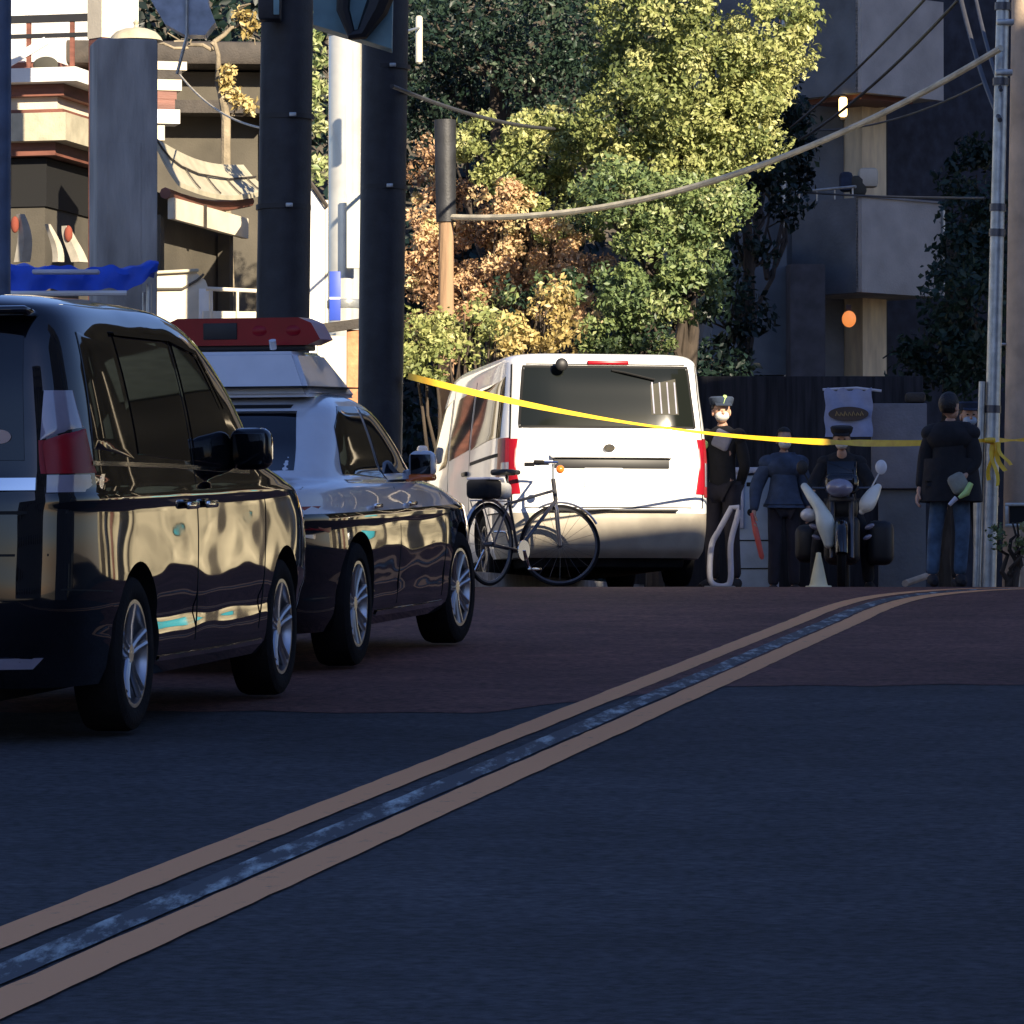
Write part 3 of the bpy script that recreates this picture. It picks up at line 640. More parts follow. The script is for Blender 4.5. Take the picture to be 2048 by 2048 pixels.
# sunlit shop front beyond the right edge, seen only in the car sides
fr = empty('shop_building', (10.2, 58, 1.6), R(-12), 'cream shop building with cyan shutter beyond the right edge', 'building')
ink = mat('unlit_wall_colour', (.006, .006, .0055), .9, spec=.1, var=.5, scale=.5)  # near black in place of shade, so the car windows reflect dark
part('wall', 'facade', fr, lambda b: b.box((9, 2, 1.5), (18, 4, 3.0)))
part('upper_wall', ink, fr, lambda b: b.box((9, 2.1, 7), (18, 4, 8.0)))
part('fascia', 'white', fr, lambda b: b.box((9, -.06, 2.7), (17.6, .1, .35)))
for i, (x, w, m_) in enumerate(((.9, .9, 'windowdark'), (2.6, .5, 'darkwood'), (4.1, 1.5, 'cyan'), (6.3, .35, 'darkwood'), (8.2, 1.8, 'windowdark'), (10.6, .7, 'redwood'), (12.6, 1.4, 'windowdark'), (15.4, 1.9, 'darkwood'))):
    part('shop_window', m_, fr, lambda b: b.box((x, -.04, 1.2 if m_ != 'cyan' else 1.9), (w, .12, 2.0 if m_ != 'cyan' else .9), bev=.02))
dull = mat('dull_green_panel', (.028, .036, .034), .9, spec=.1, var=.2)
for x, w, z, h in ((1.2, .18, 5.0, 3.6), (3.2, 1.9, 6.9, 1.6), (5.0, .14, 5.4, 4.2), (7.2, 2.2, 5.4, 1.3), (9.3, .2, 6.6, 3.0), (11.2, 1.6, 7.4, 2.2), (13.0, .15, 5.8, 4.0), (15.3, 2.0, 5.2, 1.5), (8.3, .5, 8.6, 1.0)):
    part('shutter', dull if w > .4 else 'cream', fr, lambda b: b.box((x, .06, z), (w, .12, h), bev=.02))  # panels added to break up the reflections in the car windows
part('canopy', 'redwood', fr, lambda b: b.box((9, -.5, 3.15), (17.4, 1.0, .12)))

# ------------------------------------------------------------------ poles, boxes, cables on the left
def lean_pole(name, p0, p1, r0, r1, m, label, cat, extra=0):
    o = MB().tube([p0, (Vector(p0) + Vector(p1)) / 2, p1], [r0, (r0 + r1) / 2, r1], 32).build(name, m); return tag(o, label, cat)
def base(px, Y): q = P(px, 600, Y); return (q.x, Y, zg(Y) + .115)
lean_pole('utility_pole', base(279, 35.5), P(291, -260, 35.5), .195, .18, 'polepaint', 'dark round pole nearest the blue tarp, left of the bright steel pole', 'pole')
lean_pole('utility_pole', base(378, 39.2), P(389, -260, 39.2), .175, .185, 'polepaint', 'dark round pole that the yellow tape is tied to', 'pole')
for po, (a_, r_) in ((bpy.data.objects['utility_pole'], ((P(287, 120, 35.5), .196), (P(283.5, 210, 35.5), .197))), (bpy.data.objects['utility_pole.001'], ((P(387, 70, 39.2), .186), (P(384, 190, 39.2), .186)))):
    for q_, rr_ in ((a_[0], a_[1]), (r_[0], r_[1])):
        part('band', 'blackplastic', po, lambda b: b.tube([q_, q_ + Vector((0, 0, .035))], rr_, 32)); part('band_bolt', 'galv', po, lambda b: b.box(q_ + Vector((.05, -rr_ - .01, .018)), (.05, .03, .03), bev=.005))
lean_pole('street_pole', base(1, 31), P(4, -260, 31), .055, .05, mat('blue_pole_paint', (0.05, 0.08, 0.14), 0.5, var=0.2), 'thin blue-grey pole at the far left edge above the minivan', 'pole')
wp = empty('steel_pole', base(345, 43), 0, 'broad glossy white metal pole standing in the sun between the two dark poles', 'pole')
wh_ = mat('white_pole_paint', (0.66, 0.64, 0.57), 0.22, metal=0.45, spec=0.6, var=0.08, scale=5, coat=.5)
def lp(z): return Vector((0, 0, z))
part('shaft', wh_, wp, lambda b: b.lathe([(.15, 0), (.148, 4), (.14, 9)], 40))
part('band', 'galv', wp, lambda b: b.lathe([(.151, 2.3), (.158, 2.31), (.158, 2.37), (.15, 2.38)], 32))
part('band', 'galv', wp, lambda b: b.lathe([(.147, 4.65), (.154, 4.66), (.154, 4.7), (.146, 4.71)], 32))
part('conduit', 'darkalloy', wp, lambda b: b.tube([lp(0) + Vector((.165, -.05, 0)), Vector((.165, -.05, 8))], .017, 8))
sg = empty('sign_board', P(354.5, 231, 42.7), 0, 'tall pale greenish white sign strapped to the bright steel pole', 'sign')
part('panel', mat('pale_sign_paint', (0.60, 0.62, 0.52), 0.5, var=.05), sg, lambda b: b.box((0, 0, 0), (.135, .03, .64), bev=.006))
part('strap', 'galv', sg, lambda b: b.box((0, .03, .2), (.10, .03, .03)))
b2 = empty('sign_board', P(335, 296, 42.6), 0, 'narrow blue sign low on the bright steel pole', 'sign')
part('panel', 'blue', b2, lambda b: b.box((0, 0, 0), (.095, .03, .42), bev=.005))
part('divider', 'white', b2, lambda b: b.box((0, -.017, -.02), (.09, .006, .018)))
# teal box between the dark poles
tb = empty('transformer_box', P(352, 20, 37.6), 0, 'teal steel box with a dark slanting strap between the dark poles', 'steel box')
def wpt(px, py, Y, o): return P(px, py, Y) - o.location
def tealbox(b):
    pts = [wpt(314, -60, 37.6, tb), wpt(314, 27, 37.6, tb), wpt(330, 32, 37.6, tb), wpt(392, 51, 37.6, tb), wpt(394, -60, 37.6, tb)]
    b.prism([(p.x, p.z) for p in pts], 'y', -.15, .14)
part('casing', 'teal', tb, tealbox)
part('strap', 'blackplastic', tb, lambda b: b.tube([wpt(392, -30, 37.35, tb), wpt(376, 10, 37.35, tb), wpt(362, 34, 37.35, tb), wpt(348, 36, 37.35, tb)], [.10, .09, .05, .03], 8))
part('strap', 'blackplastic', tb, lambda b: b.tube([wpt(345, -30, 37.35, tb), wpt(343, 10, 37.35, tb), wpt(352, 36, 37.35, tb)], [.06, .05, .03], 8))
tl = empty('tube_lamp', P(419, 40, 41.3), 0, 'short cream tube lamp beside the dark pole with the tape', 'lamp')
part('tube', mat('cream_lamp_glass', (.62, .60, .46), .4, var=.04), tl, lambda b: b.tube([Vector((0, 0, -.20)), Vector((0, 0, -.185)), Vector((0, 0, .185)), Vector((0, 0, .20))], [.012, .03, .03, .02], 16))
part('bracket', 'galv', tl, lambda b: b.tube([(0, 0, .10), P(404, 32, 39.3) - tl.location], .012, 8))
bx = empty('switch_box', P(270, 4, 35.2), 0, 'dark steel box clamped to the first dark pole at the top edge', 'steel box')
part('casing', 'polepaint', bx, lambda b: b.box((0, 0, .05), (.16, .2, .34), bev=.02))
part('cover_strip', 'teal', bx, lambda b: b.box((.05, -.11, .03), (.04, .02, .24), bev=.005))
hd = empty('street_hood', P(190, 8, 36), 0, 'translucent blue-grey angular hood hanging at the top left', 'lamp hood')
hm = mat('blue_grey_sheet', (0.42, 0.46, 0.50), 0.35, var=.2, scale=9)
def hood(b):
    pts = [wpt(150, -30, 36, hd), wpt(152, 2, 36, hd), wpt(166, 26, 36, hd), wpt(186, 37, 36, hd), wpt(206, 37, 36, hd), wpt(216, 24, 36, hd), wpt(209, 6, 36, hd), wpt(206, -30, 36, hd)]
    b.prism([(p.x, p.z) for p in pts], 'y', -.12, .12)
part('shell', hm, hd, hood)
part('rib', 'galv', hd, lambda b: b.tube([wpt(187, -30, 35.85, hd), wpt(187, 36, 35.85, hd), wpt(177, 74, 35.9, hd)], .012, 8))
# grey stone gate pillar
gp = empty('stone_pillar', (P(123, 300, 36).x, 36, zg(36) + .1), R(12), 'square blue-grey stone pillar rising above the blue tarp', 'pillar')
ztop = P(123, 42, 36).z - gp.location.z
part('shaft', 'stone', gp, lambda b: b.box((0, 0, ztop / 2), (.44, .44, ztop), bev=.02))
part('inset_panel', 'stone', gp, lambda b: b.box((-.02, -.222, ztop - 1.35), (.24, .012, 1.2), bev=.004))
bd = empty('round_finial', P(136, 35, 50), 0, 'cream domed finial with a small knob showing just above the stone pillar', 'finial')
part('dome', 'rooftile', bd, lambda b: b.lathe([(.27, -.06), (.25, -.02), (.20, .03), (.12, .06), (.03, .075)], 28))
part('knob', 'rooftile', bd, lambda b: b.lathe([(.03, .07), (.018, .10), (.03, .125), (.004, .16)], 14))
part('post', 'darkwood', bd, lambda b: b.lathe([(.05, -4.5), (.05, -.05)], 12))

# blue tarp over a stall
st = empty('tarp_stall', (P(80, 500, 33).x, 33, zg(33) + .12), R(6), 'market stall under a bright blue tarp behind the minivan', 'stall')
def tarp(b):
    W_, n, m_ = 1.02, 44, 8; vs = []; top = P(80, 268, 33).z - st.location.z
    for j in range(m_ + 1):
        for i in range(n + 1):
            t = i / n; x = -W_ / 2 + W_ * t; y = -.1 + .9 * j / m_
            z = top + .012 * math.sin(t * 21) + .008 * math.sin(t * 47 + j) - .05 * j / m_ + .03 * max(0, (t - .8) * 5) + .03 * (j > 0) * math.sin(t * 9)
            vs.append((x, y, z))
    base_ = len(vs)
    for r_ in range(1, 5):
        for i in range(n + 1):
            t = i / n; x = -W_ / 2 + W_ * t; d = (.165 + .012 * math.sin(t * 17)) * (1 - .55 * max(0, (t - .72) / .28))
            vs.append((x + .006 * math.sin(i * .9 + r_), -.12 - .012 * math.sin(t * 26 + r_), vs[i][2] - d * r_ / 4))
    fs = [(j * (n + 1) + i, j * (n + 1) + i + 1, (j + 1) * (n + 1) + i + 1, (j + 1) * (n + 1) + i) for j in range(m_) for i in range(n)]
    rw_ = [0] + [base_ + k * (n + 1) for k in range(4)]
    for k in range(4): fs += [(rw_[k] + i, rw_[k + 1] + i, rw_[k + 1] + i + 1, rw_[k] + i + 1) for i in range(n)]
    b.add(vs, fs)
tp = part('tarp', 'tarp', st, tarp)
zst = P(80, 296, 33).z - st.location.z
part('front_rail', 'white', st, lambda b: b.tube([(-.55, -.16, zst), (.30, -.16, zst + .01)], .018, 8))
part('counter', 'cabinetpale', st, lambda b: b.box((0, .3, .45), (.95, .8, .9), bev=.02))
for x in (-.45, .45):
    for y in (-.05, .75): part('post', 'galv', st, lambda b: b.tube([(x, y, 0), (x, y, zst + .08)], .018, 8))
wr = tag(MB().box(P(66, 272, 32.7), (.44, .10, .03), bev=.012).build('rolled_sheet', 'cabinetpale'), 'pale rolled sheet lying on the blue tarp', 'rolled sheet')

# ------------------------------------------------------------------ temple-like building, upper left
tmp = empty('temple_building', (P(60, 300, 60).x, 60, 1.7), R(76), 'white and red-brown tiered temple building with balcony rail at top left', 'temple')
tz = lambda py: P(60, py, 60).z - 1.7
def tier(name, m, y0, y1, pad, parent=tmp):
    return part(name, m, parent, lambda b: b.box((2.6 - pad / 2, 2.4 - pad / 2 + 0, (tz(y0) + tz(y1)) / 2), (5.2 + pad, 4.8 + pad, abs(tz(y0) - tz(y1)))))
part('lower_wall', 'olivewall', tmp, lambda b: b.box((2.75, 2.55, tz(204) / 2), (4.9, 4.5, tz(204))))
part('dark_opening', 'seam', tmp, lambda b: b.box((2.72, 2.52, (tz(204) + tz(155)) / 2), (4.9, 4.5, tz(155) - tz(204) - .004)))
tier('soffit', 'redwood', 154, 141, -.10)
tier('eaves_band', 'rooftile', 140.9, 113, .10)
tier('dark_line', 'redwood', 112.9, 109, .04)  # thin dark red-brown band between the tiers
tier('cream_wall', 'cream', 108.9, 96, -.06)
tier('beam', 'redwood', 95.9, 84, .06)
tier('balcony_slab', 'white', 83.9, 70, .30)
tier('upper_wall', 'redwood', 69.9, 60, -.1)
part('upper_hall', 'white', tmp, lambda b: b.box((2.9, 2.7, (tz(60) + tz(-60)) / 2), (4.4, 4.0, tz(-60) - tz(60) - .01)))
part('screen', 'redwood', tmp, lambda b: b.box((.688, 1.2, tz(20)), (.06, .3, .5)))
for py in (20, 37): part('rail', 'blackplastic', tmp, lambda b: b.box((-.16, 1.1, tz(py)), (.05, 3.2, .09 if py == 20 else .05)))
for k in range(6): part('rail_post', 'redwood', tmp, lambda b: b.box((-.15, -.2 + k * .55, (tz(70) + tz(20)) / 2), (.045, .05, tz(20) - tz(70))))
part('diagonal_brace', 'white', tmp, lambda b: b.box((-.19, .36, tz(53)), (.03, .55, .10), Euler((R(-28), 0, 0))))
part('plaque', 'curtain', tmp, lambda b: b.ball((-.26, .10, tz(67)), (.04, .16, .10)))
for k, (px, hgt) in enumerate(((22, 48), (54, 38), (75, 36))):
    q = P(px, 262, 59.2)
    bn = empty('hanging_banner', q, R(8 * (k - 1)), ['white banner with red head, leftmost under the temple eaves', 'slim white banner without red, in the middle under the temple eaves', 'short white banner with red head, nearest the stone pillar'][k], 'banner', 'banners under the temple eaves')
    hh = hgt / 84.5
    def cloth(b):
        vs = []; n = 9
        for i in range(n + 1):
            t = i / n; w = (.10 if k != 1 else .07) * (1 - .5 * t * t); dx = .06 * math.sin(t * 2.6 + k) - .05 * t
            for sx, sy in ((-w, 0), (0, -.05), (w, 0), (0, .05)): vs.append((dx + sx, sy, hh * t))
        b.add(vs, [(4 * i + a, 4 * i + (a + 1) % 4, 4 * i + 4 + (a + 1) % 4, 4 * i + 4 + a) for i in range(n) for a in range(4)] + [(3, 2, 1, 0), (4 * n, 4 * n + 1, 4 * n + 2, 4 * n + 3)])
    part('cloth', mat('banner_white', (.34, .31, .25), .9, var=.15), bn, cloth)
    if k != 1: part('red_head', mat('banner_red', (.20, .045, .025), .9, var=.1), bn, lambda b: b.ball((-.08, -.03, hh * .78), (.05, .05, .10)))
sp2 = empty('gate_post', (P(104, 300, 57).x, 57, 1.7), R(40), 'square cream post catching the sun at the top left', 'post')
part('shaft', 'cream', sp2, lambda b: b.box((0, 0, (P(104, 39, 57).z - 1.7 + P(104, -80, 57).z - 1.7) / 2), (.28, .28, P(104, -80, 57).z - P(104, 39, 57).z)))
part('base', 'redwood', sp2, lambda b: b.box((0, 0, (P(104, 39, 57).z - 1.7) / 2), (.26, .26, P(104, 39, 57).z - 1.7 - .004)))
# bits of the same tiered house seen right of the stone pillar
an = empty('shrine_annex', (P(165, 300, 58).x, 58, 1.7), R(14), 'small cream and brown annex right of the stone pillar', 'annex')
az = lambda py: P(165, py, 58).z - 1.7
part('wall', 'olivewall', an, lambda b: b.box((-.1, .5, az(150) / 2), (.5, .9, az(150))))
for nm, y0, y1, w, m in (('lower_panel', 141, 126, .16, 'cream'), ('white_ledge', 124, 110, .34, 'white'), ('brown_panel', 109.8, 100, .28, 'redwood'), ('brown_band', 99.8, 92, .30, 'redwood'), ('cream_panel', 91, 80, .36, 'cream'), ('beam', 79.5, 71, .36, 'darkwood'), ('top_ledge', 70.5, 62, .42, 'cream')):
    part(nm, m, an, lambda b: b.box((w / 2 - .18, .1, (az(y0) + az(y1)) / 2), (w, .35, az(y1) - az(y0))))
# dark hall wall
hw = empty('dark_hall', (P(268, 300, 63).x, 63, 1.7), R(4), 'plain dark olive-grey hall wall behind the little roof', 'building')
part('wall', 'olivewall', hw, lambda b: b.box((-1.4, 2, 3.4), (2.8, 3.9, 6.8)))
part('corner_post', mat('tan_post', (.13, .115, .08), .8, var=.15), hw, lambda b: b.box((-.03, -.0, 3.2), (.10, .16, 6.4)))
part('roof', 'darkwood', hw, lambda b: b.box((-1.4, 1.8, 6.98), (3.3, 4.6, .3), bev=.05))
part('eave', 'darkwood', hw, lambda b: b.box((-1.4, -.3, 6.3), (2.9, .5, .16)))
# little curved roof
cr_ = empty('gate_roof', P(153, 188, 47), R(76), 'small gate with a curved cream sheet roof behind the first dark pole', 'gate')
RL = 2.9
def rz(x, t): top = .49 - .09 * math.sin(math.pi * x / RL); return top - (.60 * t - .16 * t * t) * (1 - .42 * x / RL)
def curved(b):
    n, m_ = 14, 24; vs = []
    for q in (0, -.045):
        for j in range(m_ + 1):
            for i in range(n + 1): t = i / n; x = RL * j / m_; vs.append((x, -.26 * t, rz(x, t) + q))
    W_ = n + 1; K = W_ * (m_ + 1)
    fs = [(j * W_ + i, j * W_ + i + 1, (j + 1) * W_ + i + 1, (j + 1) * W_ + i) for j in range(m_) for i in range(n)]
    fs += [tuple(K + k for k in f) for f in fs]
    ring = [i for i in range(W_)] + [j * W_ + n for j in range(1, m_ + 1)] + [m_ * W_ + i for i in range(n - 1, -1, -1)] + [j * W_ for j in range(m_ - 1, 0, -1)]
    fs += [(ring[k], ring[(k + 1) % len(ring)], K + ring[(k + 1) % len(ring)], K + ring[k]) for k in range(len(ring))]
    b.add(vs, fs)
rf = part('roof_slope', 'rooftile', cr_, curved)
part('gable_end', 'rooftile', cr_, lambda b: b.prism([(0, .47), (.20, .33), (.30, .02), (.16, -.02), (.0, .10)], 'x', -.03, .03))
for k in range(4):
    x = .62 + k * .66
    part('roof_batten', 'darkwood', cr_, lambda b: b.tube([(x, -.26 * t - .012, rz(x, t) + .012) for t in (.42, .6, .8, 1.0)], .008, 6))
part('ridge_line', 'darkwood', cr_, lambda b: b.tube([(x, -.26 * t - .012, rz(x, t) + .012) for x, t in ((.0, .04), (.08, .2), (.22, .34), (.5, .42), (1, .44), (2, .44), (2.9, .44))], .010, 6))
part('soffit', 'redwood', cr_, lambda b: b.tube([(x, -.12, rz(x, 1) - .10) for x in (0, .5, 1, 1.5, 2, 2.7)], .055, 8))
part('beam', 'cream', cr_, lambda b: b.box((1.25, -.16, -.19), (2.4, .06, .20)))
part('beam_post', 'darkwood', cr_, lambda b: b.box((1.0, -.20, -.19), (.05, .02, .22)))
for x in (.1, 2.3): part('post', 'olivewall', cr_, lambda b: b.box((x, .0, -1.2), (.12, .12, 1.9)))
part('gate_wall', 'olivewall', cr_, lambda b: b.box((1.3, .15, -1.1), (2.6, .12, 2.2)))
# cream kiosk with rounded top, and the low white fence
ks = empty('cream_kiosk', (P(184, 330, 46).x, 46, 1.75), R(14), 'cream kiosk with a rounded top standing in the sun beside the blue tarp', 'kiosk')
kz = lambda py: P(184, py, 46).z - 1.75
part('cabin', 'cream', ks, lambda b: b.prism([(-.32, 0), (-.32, kz(276)), (.08, kz(270)), (.20, kz(280)), (.27, kz(300)), (.29, 0)], 'y', 0, .9))
part('roof_trim', 'olivewall', ks, lambda b: b.tube([(-.33, -.02, kz(290)), (-.02, -.02, kz(289)), (.12, -.02, kz(280)), (.18, -.02, kz(274))], .013, 6))
part('cap', 'rooftile', ks, lambda b: b.box((-.10, .42, kz(272)), (.46, .95, .03), Euler((0, R(-4), 0)), bev=.01))
part('side_panel', 'white', ks, lambda b: b.box((.20, -.012, kz(322)), (.13, .02, .62), bev=.006))
fc = empty('white_fence', (P(232, 330, 46).x, 46, 1.75), R(10), 'low white pipe fence between the kiosk and the first dark pole', 'fence')
fz = lambda py: P(232, py, 46).z - 1.75
part('top_rail', 'cream', fc, lambda b: b.tube([(-.24, 0, fz(289)), (.30, 0, fz(291))], .02, 8))
for x in (-.2, .05, .28): part('post', 'cream', fc, lambda b: b.tube([(x, 0, 0), (x, 0, fz(290))], .014, 8))
part('lower_board', 'cream', fc, lambda b: b.box((.02, .02, fz(322)), (.58, .03, .20), bev=.006))
# narrow white building between the dark poles, and the rust-coloured hoarding
nb = empty('narrow_house', (P(313, 300, 46).x, 46, 1.75), R(8), 'narrow bright white house wall with a pointed top between the dark poles', 'house')
nz_ = lambda py: P(313, py, 46).z - 1.75
part('wall', 'white', nb, lambda b: b.prism([(-.22, 0), (-.22, nz_(172)), (-.06, nz_(182)), (.11, nz_(208)), (.11, 0)], 'y', 0, 3))
part('side_strip', 'cream', nb, lambda b: b.box((.155, .4, nz_(202) / 2), (.08, .8, nz_(202))))
part('roof_edge', 'darkwood', nb, lambda b: b.tube([(-.24, -.03, nz_(168)), (-.05, -.03, nz_(179)), (.13, -.03, nz_(207))], .02, 6))
wb2 = empty('white_wall', (P(342, 300, 49).x, 49, 1.75), R(4), 'sunlit white wall panel behind the bright steel pole', 'wall')
part('panel', 'white', wb2, lambda b: b.box((0, 0, (P(342, 205, 49).z - 1.75) / 2), (.30, .12, P(342, 205, 49).z - 1.75)))
part('coping', 'cream', wb2, lambda b: b.box((0, 0, P(342, 205, 49).z - 1.75 + .02), (.34, .18, .04)))
hb = empty('wooden_hoarding', (P(343, 360, 42.3).x, 42.3, 1.75), R(8), 'rust-coloured wooden hoarding with cream boards left of the taped pole', 'hoarding')
hz_ = lambda py: P(345, py, 42.3).z - 1.75
part('cream_board', 'cream', hb, lambda b: b.box((-.10, 0, hz_(336) / 2), (.24, .05, hz_(336))))
part('rust_board', 'rust', hb, lambda b: b.box((.09, -.03, hz_(330) / 2), (.12, .05, hz_(330))))
part('lintel', 'darkwood', hb, lambda b: b.box((0, -.05, hz_(326)), (.46, .10, .08), Euler((0, R(-8), 0))))
part('post', 'cream', hb, lambda b: b.box((.16, -.02, hz_(300) / 2), (.03, .05, hz_(300))))

# ------------------------------------------------------------------ right side: apartment block in shade
ap = empty('apartment_building', (P(862, 300, 60).x, 60, 1.75), R(42), 'grey concrete apartment block with boxy corner balconies on the right', 'building')
pz = lambda py: P(862, py, 60).z - 1.75
dkc = 'concrete_dark'
# local x runs back to the right, local y runs back to the left
for y0, y1 in ((292, 197), (92, -8)):
    bc = part('balcony', mat('balcony_concrete', (.42, .39, .35), .9, var=.12, scale=2.5, bump=.3), ap, lambda b: (b.box((.72, .05, (pz(y0) + pz(y1)) / 2), (1.44, .10, pz(y1) - pz(y0))), b.box((.72, .60, pz(y0) + .06), (1.42, 1.05, .11))))
    part('balcony_side', dkc, bc, lambda b: b.box((.05, .62, (pz(y0) + pz(y1)) / 2), (.10, 1.12, pz(y1) - pz(y0))))  # darker concrete paints in the shading of this face
    part('rail', 'galv', bc, lambda b: b.tube([(.05, .15, pz(y1) + .14), (.05, 1.15, pz(y1) + .14)], .018, 8))
    for k in range(4): part('rail_post', 'galv', bc, lambda b: b.tube([(.05, .2 + k * .3, pz(y1)), (.05, .2 + k * .3, pz(y1) + .14)], .010, 6))
part('coping', 'concrete', ap, lambda b: b.box((.72, .045, pz(197) + .012), (1.48, .14, .024)))
part('gutter', 'galv', ap, lambda b: b.tube([(1.40, -.03, pz(197)), (1.40, -.03, pz(292))], .02, 8))
part('soffit_beam', 'redwood', ap, lambda b: b.box((.62, .62, pz(94) + .0), (.9, .9, .06)))
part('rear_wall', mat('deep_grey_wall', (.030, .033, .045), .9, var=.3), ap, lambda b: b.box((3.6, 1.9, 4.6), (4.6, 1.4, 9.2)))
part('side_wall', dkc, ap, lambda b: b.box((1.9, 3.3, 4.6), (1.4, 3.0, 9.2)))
part('painted_lit_wall', mat('painted_lit_strip', (.80, .62, .38), .8, var=.15, scale=3, stretch=(3, 3, .6)), ap, lambda b: b.box((1.02, .98, 4.2), (.42, .42, 8.4)))  # strip made paler in colour to stand for sunlight on the wall
part('door_frame', 'cream', ap, lambda b: b.box((.78, 1.24, 3.9), (.05, .05, 7.8)))
part('door_panel', 'rust', ap, lambda b: b.box((.92, 1.34, 3.9), (.06, .16, 7.8)))
part('drain_pipe', 'galv', ap, lambda b: b.tube([(-.02, 1.3, 0), (-.02, 1.3, 9.2)], .03, 8))
part('recess', 'darkwood', ap, lambda b: b.box((1.35, 1.35, 4.2), (.5, .5, 8.3)))
l1 = empty('wall_lamp', P(843, 107, 60.2), 0, 'glowing yellow wall lamp under the upper balcony', 'lamp')
part('lamp_glass', 'lamp', l1, lambda b: b.box((0, 0, 0), (.10, .08, .24), bev=.03, seg=3)); part('mount', 'darkwood', l1, lambda b: b.box((0, .06, 0), (.06, .06, .3)))
l2 = empty('wall_lamp', P(849, 319, 60.0), 0, 'orange glowing lamp under the lower balcony', 'lamp')
part('lamp_glass', 'lampo', l2, lambda b: b.ball((0, 0, 0), (.085, .07, .10))); part('mount', 'darkwood', l2, lambda b: b.box((0, .08, .05), (.06, .08, .25)))
# plant pots / laundry on the lower balcony
for i, (px, py) in enumerate(((846, 182), (858, 186), (868, 178))):
    tag(MB().box(P(px, py, 60.6), (.16 + .04 * i, .2, .24), bev=.05).build('laundry_bundle', ['navy', 'curtain', 'cream'][i]), ['dark blue bundle drying left on the lower balcony', 'olive bundle drying in the middle of the lower balcony', 'cream bundle drying right on the lower balcony'][i], 'laundry', 'bundles drying on the lower balcony')
# dark grey neighbouring wall and roof
nbk = empty('neighbour_house', (P(748, 400, 60.5).x, 60.5, 1.75), R(6), 'dark blue-grey house with a lean-to roof between tree and apartments', 'house')
qz = lambda py: P(748, py, 60.5).z - 1.75
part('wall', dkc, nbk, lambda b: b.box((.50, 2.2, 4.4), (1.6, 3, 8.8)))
part('lean_to_roof', mat('slate_blue_sheet', (.10, .125, .15), .6, var=.15, scale=3), nbk, lambda b: b.prism([(-.62, qz(378)), (.42, qz(376)), (.42, qz(246)), (.1, qz(243)), (-.30, qz(266))], 'y', -.35, .4))
part('lower_wall', 'darkwood', nbk, lambda b: b.box((-.1, 0, qz(380) / 2), (1.6, .6, qz(380))))
part('column', mat('column_grey', (.06, .06, .07), .8, var=.2), nbk, lambda b: b.box((.62, -.5, qz(268) / 2), (.42, .4, qz(268))))
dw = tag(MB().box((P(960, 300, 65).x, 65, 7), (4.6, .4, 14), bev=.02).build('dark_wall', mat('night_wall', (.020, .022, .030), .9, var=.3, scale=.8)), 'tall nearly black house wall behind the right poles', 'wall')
# sign cloth, grey block wall
sb = empty('banner_sign', P(848.5, 412, 48.5), R(-4), 'pale blue banner with a dark oval emblem hanging left of the grey block', 'sign')
def bcloth(b):
    n = 12; vs = []
    for j in range(n + 1):
        for i in range(n + 1):
            x = -.23 + .46 * i / n; z = -.24 + .46 * j / n; z += .02 * math.sin(i * 1.7) * (j == n); vs.append((x + .008 * math.sin(j), .012 * math.sin(i * 1.1 + j * .4), z))
    o = len(vs); vs += [(x, y + .02, z) for x, y, z in vs]; W_ = n + 1
    fs = [(j * W_ + i, j * W_ + i + 1, (j + 1) * W_ + i + 1, (j + 1) * W_ + i) for j in range(n) for i in range(n)]
    b.add(vs, fs + [tuple(o + k for k in f) for f in fs])
part('cloth', 'signblue', sb, bcloth)
ov = part('oval_emblem', mat('dark_brown_emblem', (.06, .04, .03), .6, var=.2), sb, lambda b: b.lathe([(.001, 0), (1, 0), (1, .012), (.001, .012)], 36, Matrix.Translation((0, -.022, -.02)) @ Matrix.Rotation(R(90), 4, 'X') @ Matrix.Diagonal((.195, .07, 1, 1))))
def squig(b):
    for k in range(7):
        x = -.125 + k * .04; b.tube([(x, -.038, -.04), (x + .012, -.038, -.005 if k % 2 else .005), (x + .028, -.038, -.035)], .006, 5)
part('emblem_lettering', 'gold', ov, squig)
part('hanging_rod', 'cabinetpale', sb, lambda b: b.tube([(-.25, .02, .22), (.08, .02, .235), (.32, .02, .205)], .014, 6))
part('stand', 'blackplastic', sb, lambda b: b.tube([(0, .05, .2), (0, .05, -2.0)], .015, 6))
gb = empty('block_wall', (P(899, 500, 49).x, 49, 1.75), R(-3), 'pale grey concrete block panel raised on a darker base behind the people', 'wall')
gz = lambda py: P(899, py, 49).z - 1.75
part('panel', mat('grey_block', (.20, .195, .21), .9, var=.12, scale=4, bump=.3), gb, lambda b: b.box((0, 0, (gz(404) + gz(489)) / 2), (.54, .3, gz(404) - gz(489)), bev=.01))
part('base', 'concrete_dark', gb, lambda b: b.box((.03, .05, gz(490) / 2), (.46, .24, gz(490))))
part('notch', 'darkwood', gb, lambda b: b.box((.16, -.02, gz(398)), (.20, .2, .10), bev=.03))
wl = tag(MB().box((P(775, 500, 50.9).x, 50.9, 2.85), (3.0, .3, 2.3), bev=.01).build('dark_fence', mat('black_boards', (.026, .026, .030), .9, spec=.1, var=.3, stretch=(4, 1, .3))), 'dark brown board fence behind the people right of the van', 'fence')
